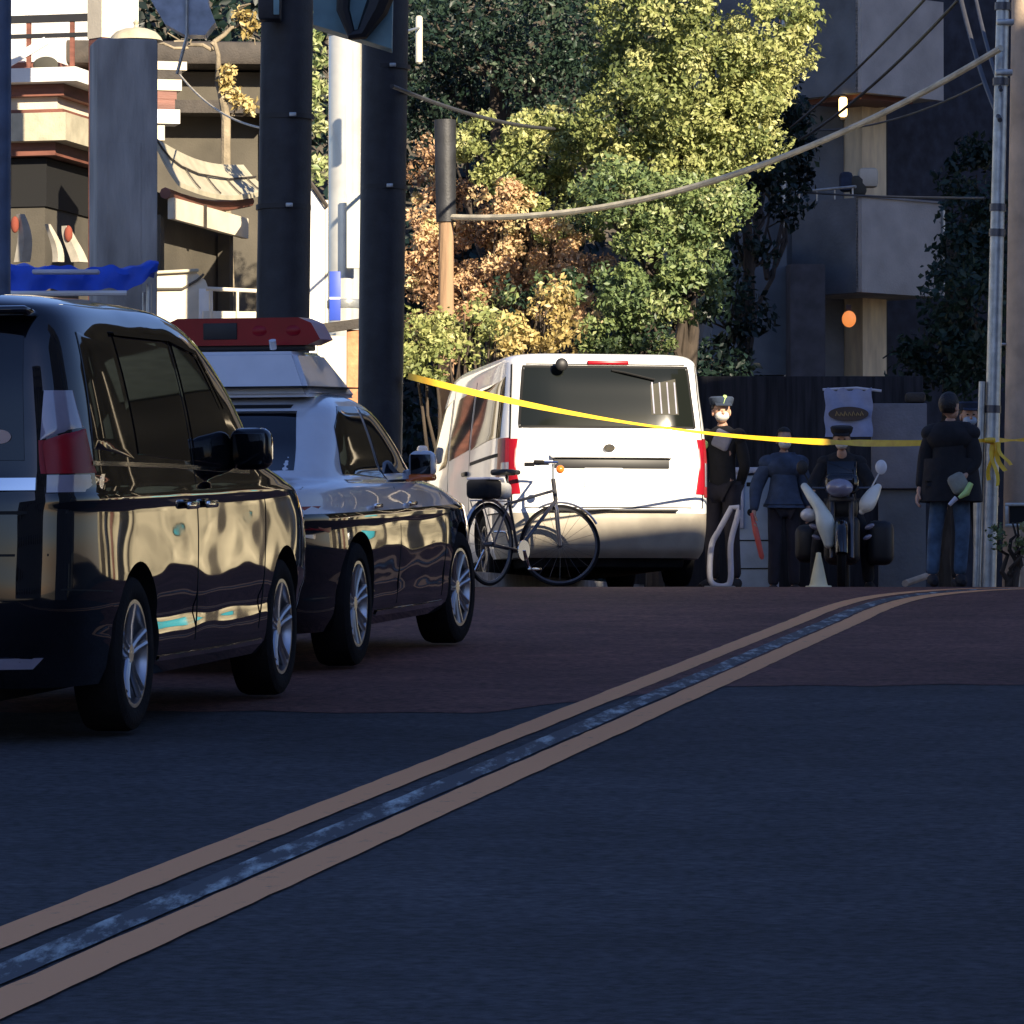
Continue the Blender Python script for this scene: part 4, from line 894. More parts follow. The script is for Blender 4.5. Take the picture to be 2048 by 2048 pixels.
# ------------------------------------------------------------------ poles on the right
spz = empty('steel_pole', (P(988, 500, 43.4).x, 43.4, 1.75), 0, 'thin galvanised steel pole at the right with the yellow ribbon tied on', 'pole')
tp_ = P(1004, -40, 43.4) - spz.location
at = lambda t: Vector((tp_.x * t, 0, tp_.z * t))
part('shaft', 'galv', spz, lambda b: b.tube([at(0), at(.5), at(1)], [.068, .062, .055], 24))
for t in (.28, .56, .60, .80, .92): part('band', 'darkalloy', spz, lambda b: b.tube([at(t), at(t + .012)], .072, 20))
part('conduit', 'galv', spz, lambda b: b.tube([at(0) + Vector((-.11, -.02, 0)), at(.33) + Vector((-.10, -.02, 0))], .03, 10))
for t in (.90, .82): part('bracket', 'galv', spz, lambda b: b.box(at(t) + Vector((.02, -.03, 0)), (.15, .10, .05), bev=.01))
cpz = empty('concrete_pole', (P(1026, 500, 44.5).x, 44.5, 1.75), 0, 'thick tan concrete utility pole cut by the right edge', 'pole')
tq = P(1033, -40, 44.5) - cpz.location
part('shaft', 'conpole', cpz, lambda b: b.tube([(0, 0, 0), tq * .5, tq], [.215, .20, .185], 40))
part('step_bolt', 'galv', cpz, lambda b: b.tube([(-.30, -.02, 2.2), (-.15, 0, 2.2)], .012, 8))
# cables
def cable(pts, r, m, label, n=26):
    c = [];
    for i in range(len(pts) - 1): pass
    A, B, sag = pts; A = Vector(A); B = Vector(B)
    for k in range(n + 1):
        t = k / n; p = A.lerp(B, t); p.z -= sag * 4 * t * (1 - t); c.append(p)
    return tag(MB().tube(c, r, 8).build('overhead_cable', m), label, 'cable')
cable((P(448, 217, 50), P(1001, 48, 43), .42), .030, 'cable', 'thick pale cable swooping from the wooden post up to the steel pole')
cable((P(800, 140, 58), P(958, 0, 47), .10), .016, 'darkcable', 'thin grey wire crossing the upper balcony, lower of two')
cable((P(790, 128, 58), P(935, -12, 47), .06), .014, 'darkcable', 'thin grey wire crossing the upper balcony, upper of two')
cable((P(815, 130, 58), P(985, 82, 45), .12), .010, 'darkcable', 'faint thin wire sloping gently towards the steel pole')
cable((P(800, 192, 59), P(985, 198, 46), .02), .012, 'darkcable', 'level thin wire running at the lower balcony rail')
cable((P(392, 86, 38.2), P(590, 128, 57), .12), .018, 'darkcable', 'thin dark wire leading from the taped pole into the trees')
cable((P(180, 75, 52), P(262, 128, 40), .10), .010, 'cable', 'slender pale wire drooping in front of the dark hall')
cable((P(960, -5, 47), P(1000, 120, 43.2), .10), .022, 'darkcable', 'bundled grey wire falling beside the steel pole, left strand')
cable((P(975, -5, 47), P(1001, 90, 43.2), .06), .018, 'darkcable', 'bundled grey wire falling beside the steel pole, right strand')
# wooden post in front of the vines
wpst = empty('wooden_pole', (P(446, 400, 50).x, 50, 1.75), 0, 'slim wooden pole in front of the reddish vines', 'pole')
part('shaft', 'woodpole', wpst, lambda b: b.tube([(0, 0, 0), (0, 0, P(446, 222, 50).z - 1.75)], [.085, .075], 16))
part('painted_shade_top', 'polepaint', wpst, lambda b: b.tube([(0, 0, P(446, 222, 50).z - 1.75), (-.01, 0, P(446, 120, 50).z - 1.75)], [.10, .11], 16))  # dark upper length paints in the tree shade on the pole
# yellow barrier tape
def tape(name, pts, sag, w, label):
    A, B = Vector(pts[0]), Vector(pts[1]); n = 90; vs = []
    for k in range(n + 1):
        t = k / n; p = A.lerp(B, t); p.z -= sag * 4 * t * (1 - t)
        tw = R(20) * math.sin(t * 7) + R(30) * math.sin(t * 17 + 1) * .5 + (R(60) * math.exp(-((t - .72) / .03) ** 2))
        ww = w * (.75 + .35 * math.sin(t * 9 + 1))
        d = Vector((0, math.sin(tw), math.cos(tw))) * ww / 2; e = Vector((0, math.cos(tw), -math.sin(tw))) * .002
        for q in (p + d + e, p + d - e, p - d - e, p - d + e): vs.append(q)
    fs = [(4 * i + a, 4 * i + (a + 1) % 4, 4 * i + 4 + (a + 1) % 4, 4 * i + 4 + a) for i in range(n) for a in range(4)] + [(3, 2, 1, 0), (4 * n, 4 * n + 1, 4 * n + 2, 4 * n + 3)]
    return tag(MB().add(vs, fs).build(name, 'yellow'), label, 'tape')
tape('barrier_tape', (P(408, 376, 39.05), P(991, 440, 43.3)), .20, .052, 'yellow barrier tape stretched across the road in front of the van')
tape('barrier_tape', (P(994, 440, 43.35), P(1040, 438, 44.2)), .01, .04, 'short end of yellow tape between steel pole and thick pole')
kn = empty('tape_knot', P(992, 452, 43.26), 0, 'crumpled yellow tape knot dangling on the thin steel pole', 'tape')
part('knot', 'yellow', kn, lambda b: b.box((-.02, 0, .10), (.10, .10, .05), bev=.02))
def strips(b):
    for k, (x0, x1, z1, w) in enumerate(((0, -.02, -.25, .035), (.02, .10, -.17, .04), (.04, .14, -.12, .03), (0, .03, -.30, .03))):
        vs = [];
        for i in range(9):
            t = i / 8; x = x0 + (x1 - x0) * t + .02 * math.sin(t * 6 + k); z = .08 + (z1 - .08) * t; y = -.03 * k * t
            vs += [(x - w / 2, y, z), (x + w / 2, y + .01, z + .01), (x + w / 2, y + .016, z + .01), (x - w / 2, y + .006, z)]
        b.add(vs, [(4 * i + a, 4 * i + (a + 1) % 4, 4 * i + 4 + (a + 1) % 4, 4 * i + 4 + a) for i in range(8) for a in range(4)])
part('loose_ends', 'yellow', kn, strips)
# ------------------------------------------------------------------ vegetation
def leaves(clumps, size, seed, aspect=0.55):
    """clumps: array (x,y,z,r,n,tint) -> mesh of many folded leaves"""
    rg = np.random.default_rng(seed); Vs = []; T = []
    for (x, y, z, r, n, tn) in clumps:
        n = int(n); d = rg.normal(size=(n, 3)); d /= np.linalg.norm(d, axis=1)[:, None]
        rad = r * (0.35 + 0.65 * rg.random(n) ** 0.5); c = np.array([x, y, z]) + d * rad[:, None] * np.array([1, 1, .8])
        a = rg.normal(size=(n, 3)) + d * .6; a /= np.linalg.norm(a, axis=1)[:, None]
        nn = d + rg.normal(size=(n, 3)) * .6 + np.array([0, 0, .35]); b = np.cross(a, nn); b /= (np.linalg.norm(b, axis=1)[:, None] + 1e-6)
        s = size * (0.6 + 0.8 * rg.random(n))[:, None]; nrm = np.cross(b, a)
        p0 = c - a * s * .5; p2 = c + a * s * .5; m = c + nrm * s * .10; p1 = m + b * s * aspect * .5; p3 = m - b * s * aspect * .5
        Vs.append(np.stack([p0, p1, p2, p3], 1).reshape(-1, 3)); T.append(np.clip(tn + rg.normal(size=n) * .10, 0, 1))
    V = np.concatenate(Vs); t = np.concatenate(T); n = len(t)
    return V, t
def leaf_object(name, clumps, size, m, parent=None, seed=1, aspect=.55):
    V, t = leaves(clumps, size, seed, aspect); n = len(t)
    me = bpy.data.meshes.new(name); me.vertices.add(len(V)); me.vertices.foreach_set('co', V.astype(np.float32).ravel())
    idx = np.arange(n * 4).reshape(n, 4); tri = np.stack([idx[:, [0, 1, 2]], idx[:, [0, 2, 3]]], 1).reshape(-1)
    me.loops.add(len(tri)); me.loops.foreach_set('vertex_index', tri.astype(np.int32)); me.polygons.add(2 * n)
    me.polygons.foreach_set('loop_start', np.arange(0, 6 * n, 3, dtype=np.int32)); me.update(calc_edges=True)
    at_ = me.attributes.new('tint', 'FLOAT', 'FACE'); at_.data.foreach_set('value', np.repeat(t, 2).astype(np.float32))
    me.materials.append(m); me.validate(); o = bpy.data.objects.new(name, me); COL.objects.link(o)
    if parent: o.parent = parent
    return o
def crown_clumps(lobes, seed, r=.22, per=60, dens=9.0, tint=.5, tvar=.18, hollow=.55):
    rg = random.Random(seed); out = []
    for (c, rx, ry, rz, tb) in lobes:
        n = int(2.3 * dens * (rx * rz + rx * ry + ry * rz))
        for _ in range(n):
            while True:
                d = Vector((rg.gauss(0, 1), rg.gauss(0, 1), rg.gauss(0, 1))).normalized()
                k = hollow + (1 - hollow) * rg.random() ** .6
                if d.y < .55: break
            p = Vector(c) + Vector((d.x * rx, d.y * ry, d.z * rz)) * k
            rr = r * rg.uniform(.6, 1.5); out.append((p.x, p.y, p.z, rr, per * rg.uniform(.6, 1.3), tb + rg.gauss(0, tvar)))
    return out
def limb(b, p, q, r0, r1, rg, n=7, j=.08):
    p, q = Vector(p), Vector(q); pts = []; rs = []
    for i in range(n):
        t = i / (n - 1); v = p.lerp(q, t)
        if 0 < i < n - 1: v += Vector((rg.uniform(-j, j), rg.uniform(-j, j), rg.uniform(-j, j)))
        pts.append(v); rs.append(r0 + (r1 - r0) * t)
    b.tube(pts, rs, 9)
def tree(px, py, Y, top, lobes, lm, label, seed, r0=.2, leaf=.12, group=None, cat='tree', per=60, dens=9, r=.22, root_py=560, hollow=.55, name='tree', tvar=.18):
    """lobes given in picture terms (px, py, depth, rx, ry, rz in metres, tint)"""
    g = P(px, 590, Y); root = empty(name, (g.x, Y, zg(Y)), 0, label, cat, group); rg = random.Random(seed)
    L = []
    for (lx, ly, ld, rx, ry, rz, tb) in lobes: L.append((P(lx, ly, ld) - root.location, rx, ry, rz, tb))
    b = MB(); topv = P(top[0], top[1], Y) - root.location
    limb(b, (0, 0, 0), topv, r0, r0 * .45, rg, 9, .06)
    for c, rx, ry, rz, tb in L:
        s = Vector((0, 0, 0)).lerp(topv, rg.uniform(.4, .95)); limb(b, s, c + Vector((0, .15, rz * .1)), r0 * .28, .018, rg, 7, .12)
        for k in range(4): limb(b, s.lerp(c, .5), c + Vector((rg.uniform(-rx, rx), rg.uniform(0, ry), rg.uniform(-rz, rz))) * .7, .025, .008, rg, 6, .08)
    b.build('trunk', 'bark', root)
    leaf_object('crown', crown_clumps(L, seed, r, per, dens, tvar=tvar, hollow=hollow), leaf, lm, root, seed)
    return root
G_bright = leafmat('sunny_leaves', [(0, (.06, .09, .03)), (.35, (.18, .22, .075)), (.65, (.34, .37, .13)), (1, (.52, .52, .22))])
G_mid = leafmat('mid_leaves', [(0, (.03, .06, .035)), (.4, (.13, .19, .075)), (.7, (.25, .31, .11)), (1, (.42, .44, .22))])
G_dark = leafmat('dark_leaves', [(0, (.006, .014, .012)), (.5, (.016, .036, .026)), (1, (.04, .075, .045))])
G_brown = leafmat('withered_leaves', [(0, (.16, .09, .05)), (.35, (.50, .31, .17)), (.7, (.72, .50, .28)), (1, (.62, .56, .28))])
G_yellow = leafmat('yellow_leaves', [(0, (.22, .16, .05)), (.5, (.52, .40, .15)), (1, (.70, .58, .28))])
G_shade = leafmat('painted_shade_leaves', [(0, (.010, .022, .014)), (.4, (.028, .055, .035)), (.7, (.06, .095, .055)), (.9, (.16, .19, .12)), (1, (.34, .36, .26))])  # shade and pale glints are put into these leaf colours
# big evergreen: leaf tints paint in a sunlit right crown and shaded hollows
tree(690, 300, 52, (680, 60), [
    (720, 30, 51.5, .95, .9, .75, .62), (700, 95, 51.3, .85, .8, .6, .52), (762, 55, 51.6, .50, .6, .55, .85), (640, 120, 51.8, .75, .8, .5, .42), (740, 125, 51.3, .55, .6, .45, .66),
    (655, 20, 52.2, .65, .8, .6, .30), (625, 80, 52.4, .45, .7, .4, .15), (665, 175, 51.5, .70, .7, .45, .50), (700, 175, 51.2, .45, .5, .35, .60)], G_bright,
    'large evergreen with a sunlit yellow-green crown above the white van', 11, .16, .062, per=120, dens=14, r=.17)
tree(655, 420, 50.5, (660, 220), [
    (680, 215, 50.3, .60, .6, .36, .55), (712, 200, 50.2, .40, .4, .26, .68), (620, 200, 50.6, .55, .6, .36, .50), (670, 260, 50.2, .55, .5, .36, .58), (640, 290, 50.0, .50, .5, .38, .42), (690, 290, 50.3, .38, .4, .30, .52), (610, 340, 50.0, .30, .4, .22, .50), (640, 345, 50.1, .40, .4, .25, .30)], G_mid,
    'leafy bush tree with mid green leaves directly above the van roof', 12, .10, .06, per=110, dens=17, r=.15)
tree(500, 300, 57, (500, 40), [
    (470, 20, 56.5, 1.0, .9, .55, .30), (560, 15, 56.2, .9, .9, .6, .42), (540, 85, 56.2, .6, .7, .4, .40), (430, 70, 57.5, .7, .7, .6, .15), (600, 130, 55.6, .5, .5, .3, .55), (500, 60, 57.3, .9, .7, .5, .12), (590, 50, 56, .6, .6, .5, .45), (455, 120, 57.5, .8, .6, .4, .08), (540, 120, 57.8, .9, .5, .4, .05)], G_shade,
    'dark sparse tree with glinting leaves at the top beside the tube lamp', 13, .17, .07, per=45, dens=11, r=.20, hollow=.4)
tree(520, 320, 53, (520, 170), [(500, 140, 52.7, .62, .5, .30, .62), (548, 150, 52.6, .60, .5, .36, .58), (590, 170, 52.5, .5, .5, .4, .52), (520, 180, 52.5, .50, .5, .22, .36), (575, 215, 52.4, .45, .4, .30, .55)], G_bright,
    'olive green bushy tree behind the pale cable left of the evergreen', 14, .09, .06, per=110, dens=16, r=.15)
# reddish brown vines, yellow and green bushes
def bush(px, Y, lobes, lm, label, seed, leaf=.08, per=60, dens=16, r=.14, group=None, cat='shrub', name='shrub', hollow=.4):
    g = P(px, 590, Y); root = empty(name, (g.x, Y, zg(Y)), 0, label, cat, group); rg = random.Random(seed)
    L = [(P(lx, ly, ld) - root.location, rx, ry, rz, tb) for (lx, ly, ld, rx, ry, rz, tb) in lobes]
    b = MB()
    for c, rx, ry, rz, tb in L:
        for k in range(3): limb(b, (rg.uniform(-.1, .1), rg.uniform(-.05, .05), 0), c + Vector((rg.uniform(-rx, rx), 0, rz)) * .6, .03, .008, rg, 7, .05)
    b.build('stem', 'bark', root)
    leaf_object('foliage', crown_clumps(L, seed, r, per, dens, hollow=hollow), leaf, lm, root, seed); return root
bush(500, 53.5, [(430, 200, 53.4, .22, .3, .65, .55), (425, 280, 53.2, .25, .3, .6, .45), (480, 215, 53.3, .45, .4, .32, .35), (470, 255, 53.2, .5, .4, .35, .45), (520, 240, 53.1, .5, .4, .32, .62), (490, 290, 53.0, .6, .4, .35, .30), (545, 250, 53.0, .4, .3, .3, .75), (540, 300, 53, .5, .4, .3, .35), (430, 340, 53, .3, .3, .35, .4), (500, 200, 52.0, .30, .25, .22, .65), (560, 235, 51.9, .30, .25, .22, .7), (590, 275, 51.6, .35, .25, .22, .55), (575, 310, 51.4, .3, .25, .2, .7), (470, 300, 52.4, .5, .3, .3, .45), (520, 270, 52.2, .45, .3, .26, .6)], G_brown,
    'reddish brown withered vines behind the slim wooden pole', 21, .055, 110, 20, .13, cat='vines', name='withered_vines')
bush(450, 49, [(425, 335, 48.8, .38, .4, .22, .62), (465, 330, 48.8, .38, .4, .26, .75), (500, 345, 48.7, .26, .3, .20, .60), (440, 360, 48.6, .45, .3, .2, .5)], G_bright, 'low fresh green bush left of the van roof', 22, .07)
bush(545, 48.5, [(535, 325, 48.5, .30, .3, .22, .45), (560, 335, 48.4, .30, .3, .20, .55), (520, 345, 48.4, .2, .3, .14, .5), (550, 300, 48.6, .22, .3, .15, .4)], G_yellow, 'tawny yellow bush just above the left end of the van roof', 23, .065)
bush(508, 50, [(508, 305, 50, .34, .3, .28, .10), (560, 290, 50, .3, .3, .2, .15)], G_mid, 'dark small bush between the vines and the tawny bush', 24, .07, 50, 12)
iv = empty('ivy', (P(316, 590, 47.5).x, 47.5, 1.75), 0, 'narrow strip of leaves showing between first dark pole and steel pole', 'ivy')
part('stem', 'bark', iv, lambda b: b.tube([(-.08, .1, 0), (-.10, .1, 3), (-.04, .1, 6.2)], .02, 6))
leaf_object('foliage', crown_clumps([(P(318, y_, 47.5) - iv.location, .11, .1, .5, .8) for y_ in (20, 80, 150)], 25, .10, 40, 28, hollow=.3), .08, G_mid, iv, 25)
# dark growth on the right
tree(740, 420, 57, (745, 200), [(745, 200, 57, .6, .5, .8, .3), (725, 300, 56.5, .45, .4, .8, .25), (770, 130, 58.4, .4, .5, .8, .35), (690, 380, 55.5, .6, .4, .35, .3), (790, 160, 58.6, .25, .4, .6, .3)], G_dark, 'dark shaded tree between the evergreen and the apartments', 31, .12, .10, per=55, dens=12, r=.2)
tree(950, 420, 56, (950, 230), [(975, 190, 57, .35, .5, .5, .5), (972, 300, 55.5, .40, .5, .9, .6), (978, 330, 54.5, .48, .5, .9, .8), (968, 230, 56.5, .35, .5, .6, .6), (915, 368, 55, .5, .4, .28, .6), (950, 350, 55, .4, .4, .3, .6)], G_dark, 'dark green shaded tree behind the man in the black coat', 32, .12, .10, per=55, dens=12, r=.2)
bush(1014, 42.6, [(1010, 540, 42.6, .16, .15, .25, .5), (1020, 560, 42.5, .15, .15, .2, .6)], G_mid, 'low weeds under the small frame at the right edge', 33, .05, 30, 20, .07)
# little tree with yellow leaves by the dark hall
yt = empty('bare_tree', (P(228, 590, 52).x, 52, 1.75), 0, 'nearly bare tree with a few yellow leaves left of the first dark pole', 'tree')
def yb(b):
    r3 = random.Random(5); w = lambda x, y: P(x, y, 52) - yt.location
    limb(b, (0, 0, 0), w(226, 120), .07, .05, r3); limb(b, w(226, 120), w(214, 40), .05, .02, r3, 7, .03); limb(b, w(214, 48), w(160, 44), .025, .012, r3, 8, .05)
    limb(b, w(212, 45), w(246, 18), .03, .012, r3, 6, .03); limb(b, w(240, 22), w(255, 45), .02, .006, r3, 6, .03); limb(b, w(238, 24), w(248, 5), .02, .006, r3); limb(b, w(190, 43), w(170, 30), .012, .005, r3); limb(b, w(226, 100), w(250, 115), .02, .006, r3)
part('trunk', mat('pale_bark', (.22, .18, .12), .9, var=.3, bump=.5), yt, yb)
L = [(P(x, y, 52) - yt.location, a, .15, c, t) for x, y, a, c, t in ((228, 72, .06, .10, .6), (236, 96, .10, .10, .7), (246, 106, .10, .07, .7), (225, 85, .06, .10, .4), (250, 30, .10, .08, .2), (243, 15, .10, .06, .3))]
leaf_object('foliage', crown_clumps(L, 9, .07, 14, 120, hollow=.2), .07, G_yellow, yt, 9)
# woodland on the slope far behind
hill = MB(); hv = []
for j in range(12):
    for i in range(20): x = -30 + 60 * i / 19; t = j / 11; hv.append((x, 66 + 30 * t, 1.5 + 16 * t ** 1.2 + .6 * math.sin(i * 1.7 + j)))
hill.add(hv, [(j * 20 + i, j * 20 + i + 1, j * 20 + 21 + i, j * 20 + 20 + i) for j in range(11) for i in range(19)])
tag(hill.build('hill', 'soil', recalc=False), kind='structure')
rw = random.Random(77); wc = []
for _ in range(900):
    x = rw.uniform(-11, 9); t = rw.random(); z = 1.6 + 16 * t ** 1.2 + rw.uniform(-.3, 1.2); wc.append((x, 65 + 30 * t + rw.uniform(-1.5, .5), z, rw.uniform(.5, 1.0), 60, .25 + rw.gauss(0, .15)))
tag(leaf_object('woodland', wc, .22, G_dark, None, 5), 'dark wooded slope closing the view far behind', 'woodland', kind='stuff')

# ------------------------------------------------------------------ bicycle
def bicycle():
    r = .335; x0, y0 = -.19, 41.0; x1, y1 = .40, 41.86
    d = Vector((x1 - x0, y1 - y0, 0)); wb_ = d.length; ang = math.atan2(d.y, d.x)
    root = empty('bicycle', (x0, y0, zg(y0) + .012), ang, 'bicycle with a dark rear bag standing in front of the white van', 'bicycle')
    def wh(x, steer, zoff):
        m = Matrix.Rotation(steer, 4, 'Z') @ Matrix.Rotation(R(90), 4, 'X')
        t = MB().lathe([(r, -.014), (r + .008, 0), (r, .014), (r - .018, .012), (r - .018, -.012)], 64, m, closed=True).build('wheel', 'rubber', root, loc=(x, 0, r + .01 + zoff))
        b = MB().lathe([(r - .018, -.010), (r - .018, .010), (r - .034, .008), (r - .034, -.008)], 64, m, closed=True)
        for k in range(20):
            a = 2 * math.pi * k / 20; b.tube([m @ Vector((.02 * math.cos(a + .5), .02 * math.sin(a + .5), .02 * (-1) ** k)), m @ Vector(((r - .03) * math.cos(a), (r - .03) * math.sin(a), 0))], .0014, 4)
        b.lathe([(.001, -.045), (.02, -.04), (.02, .04), (.001, .045)], 12, m); b.build('rim', 'darkalloy', t)
        return t
    dz = zg(y1) - zg(y0)
    st = -ang + R(8)
    wh(0, 0, 0); wh(wb_, st, dz)
    fr_ = 'darkalloy'; H = r + .01; F = Vector((wb_, 0, H + dz)); hd_ = Vector((wb_ - .10, 0, .90 + dz)); hl = Vector((wb_ - .06, 0, .72 + dz)); bb_ = Vector((.42, 0, .30)); stt = Vector((.26, 0, .80))
    def frame(b):
        b.tube([hd_, hl], .019, 12); b.tube([hl, bb_], .016, 12); b.tube([bb_, stt], .014, 12); b.tube([hd_ - Vector((0, 0, .10)), stt - Vector((0, 0, .12))], .013, 12)
        for s in (-.05, .05): b.tube([(0, s, H), bb_ + Vector((0, s * .5, 0))], .009, 8); b.tube([(0, s, H), stt + Vector((0, s * .3, -.12))], .008, 8)
        b.tube([bb_ - Vector((0, .05, 0)), bb_ + Vector((0, .05, 0))], .022, 10)
    part('frame', fr_, root, frame)
    sv = Vector((-math.sin(st), math.cos(st), 0)) * .05; 
    def fork(b):
        b.tube([hl, hl - Vector((-.01, 0, .04))], .015, 8)
        for s in (-1, 1): b.tube([hl + Vector((0, 0, -.03)), hl + sv * s + Vector((.01, 0, -.08)), F + sv * s], .012, 8)
    part('fork', 'alloy', root, fork)
    hs = Vector((math.cos(st), math.sin(st), 0)); hp = Vector((-math.sin(st), math.cos(st), 0))
    def bars(b):
        b.tube([hd_, hd_ + Vector((0, 0, .13))], .012, 8); t = hd_ + Vector((0, 0, .13)); b.tube([t - hp * .27 - hs * .14, t - hp * .22, t, t + hp * .22, t + hp * .27 - hs * .14], .011, 8)
    hb_ = part('handlebar', 'chrome', root, bars)
    t = hd_ + Vector((0, 0, .13))
    for s in (-1, 1): part('grip', 'rubber', hb_, lambda b: b.tube([t + hp * .265 * s - hs * .12, t + hp * .29 * s - hs * .20], .017, 8))
    part('front_light', 'amber', hb_, lambda b: b.ball(t + hs * .06 + Vector((0, 0, -.05)), .035))
    def sad(b):
        b.tube([stt, stt + Vector((0, 0, .12))], .012, 8); b.box(stt + Vector((-.05, 0, .14)), (.16, .17, .05), bev=.022, seg=3); b.box(stt + Vector((.08, 0, .145)), (.18, .06, .04), bev=.018, seg=3)
    part('saddle', 'blackplastic', root, sad)
    def rack(b):
        for s in (-.06, .06): b.tube([(stt.x - .05, s, .70), (-.18, s, .70), (0, s, H)], .006, 6)
        b.tube([(-.18, -.06, .70), (-.18, .06, .70)], .006, 6)
    part('rear_rack', 'alloy', root, rack)
    def mg(b):
        for tt, s0 in ((0, None),):
            pts = [Vector((0 + (r + .03) * math.cos(a), 0, H + (r + .03) * math.sin(a))) for a in np.linspace(R(20), R(170), 14)]
            b.tube(pts, .014, 6)
    part('mudguard', 'alloy', root, mg)
    def mg2(b): b.tube([F + hs * (r + .025) * math.cos(a) + Vector((0, 0, (r + .025) * math.sin(a))) for a in np.linspace(R(30), R(120), 12)], .011, 6)
    part('front_mudguard', 'alloy', root, mg2)
    def crank(b):
        b.lathe([(.085, -.004), (.085, .004)], 24, Matrix.Translation(bb_ + Vector((0, -.06, 0))) @ Matrix.Rotation(R(90), 4, 'X'))
        b.tube([bb_ + Vector((0, -.07, 0)), bb_ + Vector((.06, -.08, -.15))], .009, 6); b.box(bb_ + Vector((.06, -.13, -.155)), (.09, .08, .02), bev=.006)
        b.tube([bb_ + Vector((0, .07, 0)), bb_ + Vector((-.06, .08, .15))], .009, 6); b.box(bb_ + Vector((-.06, .13, .155)), (.09, .08, .02), bev=.006)
    part('crank', 'chrome', root, crank)
    part('kickstand', 'chrome', root, lambda b: b.tube([(.02, .06, .30), (-.05, .16, .03), (-.09, .17, .012)], .009, 6))
    return root, Matrix.Translation((x0, y0, zg(y0) + .012)) @ Matrix.Rotation(ang, 4, 'Z')
bk, bkm = bicycle()
rb = empty('rack_bag', bkm @ Vector((-.07, 0, .715)), bk.rotation_euler.z, 'dark bag with a blue-grey strap strapped on the bicycle rack', 'bag')
part('bag_body', 'blackcloth', rb, lambda b: b.box((0, 0, .08), (.24, .22, .16), bev=.04, seg=3))
part('flap', 'signblue', rb, lambda b: b.box((0, -.01, .165), (.20, .235, .02), bev=.008))
wb_b = empty('white_bag', bkm @ Vector((.16, -.02, .715)), bk.rotation_euler.z, 'crumpled pale bag tucked behind the bicycle saddle', 'bag')
part('bag_body', 'mask', wb_b, lambda b: b.box((0, 0, .07), (.11, .16, .14), bev=.045, seg=3)); part('handle_loop', 'mask', wb_b, lambda b: b.tube([(0, -.04, .13), (0, -.02, .18), (0, .02, .18), (0, .04, .13)], .008, 6))

# ------------------------------------------------------------------ people
def skin_mesh(nodes, edges, rad, sub=2, root=None):
    names = list(nodes); ix = {n: i for i, n in enumerate(names)}
    me = bpy.data.meshes.new('s'); me.from_pydata([tuple(nodes[n]) for n in names], [(ix[a], ix[b]) for a, b in edges], [])
    o = bpy.data.objects.new('s', me); COL.objects.link(o)
    bmx = bmesh.new(); bmx.from_mesh(me); lay = bmx.verts.layers.skin.verify(); bmx.verts.ensure_lookup_table()
    for n in names:
        v = bmx.verts[ix[n]][lay]; rr = rad[n]; v.radius = rr if hasattr(rr, '__len__') else (rr, rr); v.use_root = (n == (root or names[0]))
    bmx.to_mesh(me); bmx.free()
    md = o.modifiers.new('skin', 'SKIN'); md.use_smooth_shade = True; md.branch_smoothing = .4
    ms = o.modifiers.new('sub', 'SUBSURF'); ms.levels = sub; ms.render_levels = sub
    dg = bpy.context.evaluated_depsgraph_get(); dg.update(); out = bpy.data.meshes.new_from_object(o.evaluated_get(dg)); bpy.data.objects.remove(o)
    return out
def me_to_mb(me, b=None):
    b = b or MB(); b.add([v.co[:] for v in me.vertices], [tuple(p.vertices) for p in me.polygons]); bpy.data.meshes.remove(me); return b
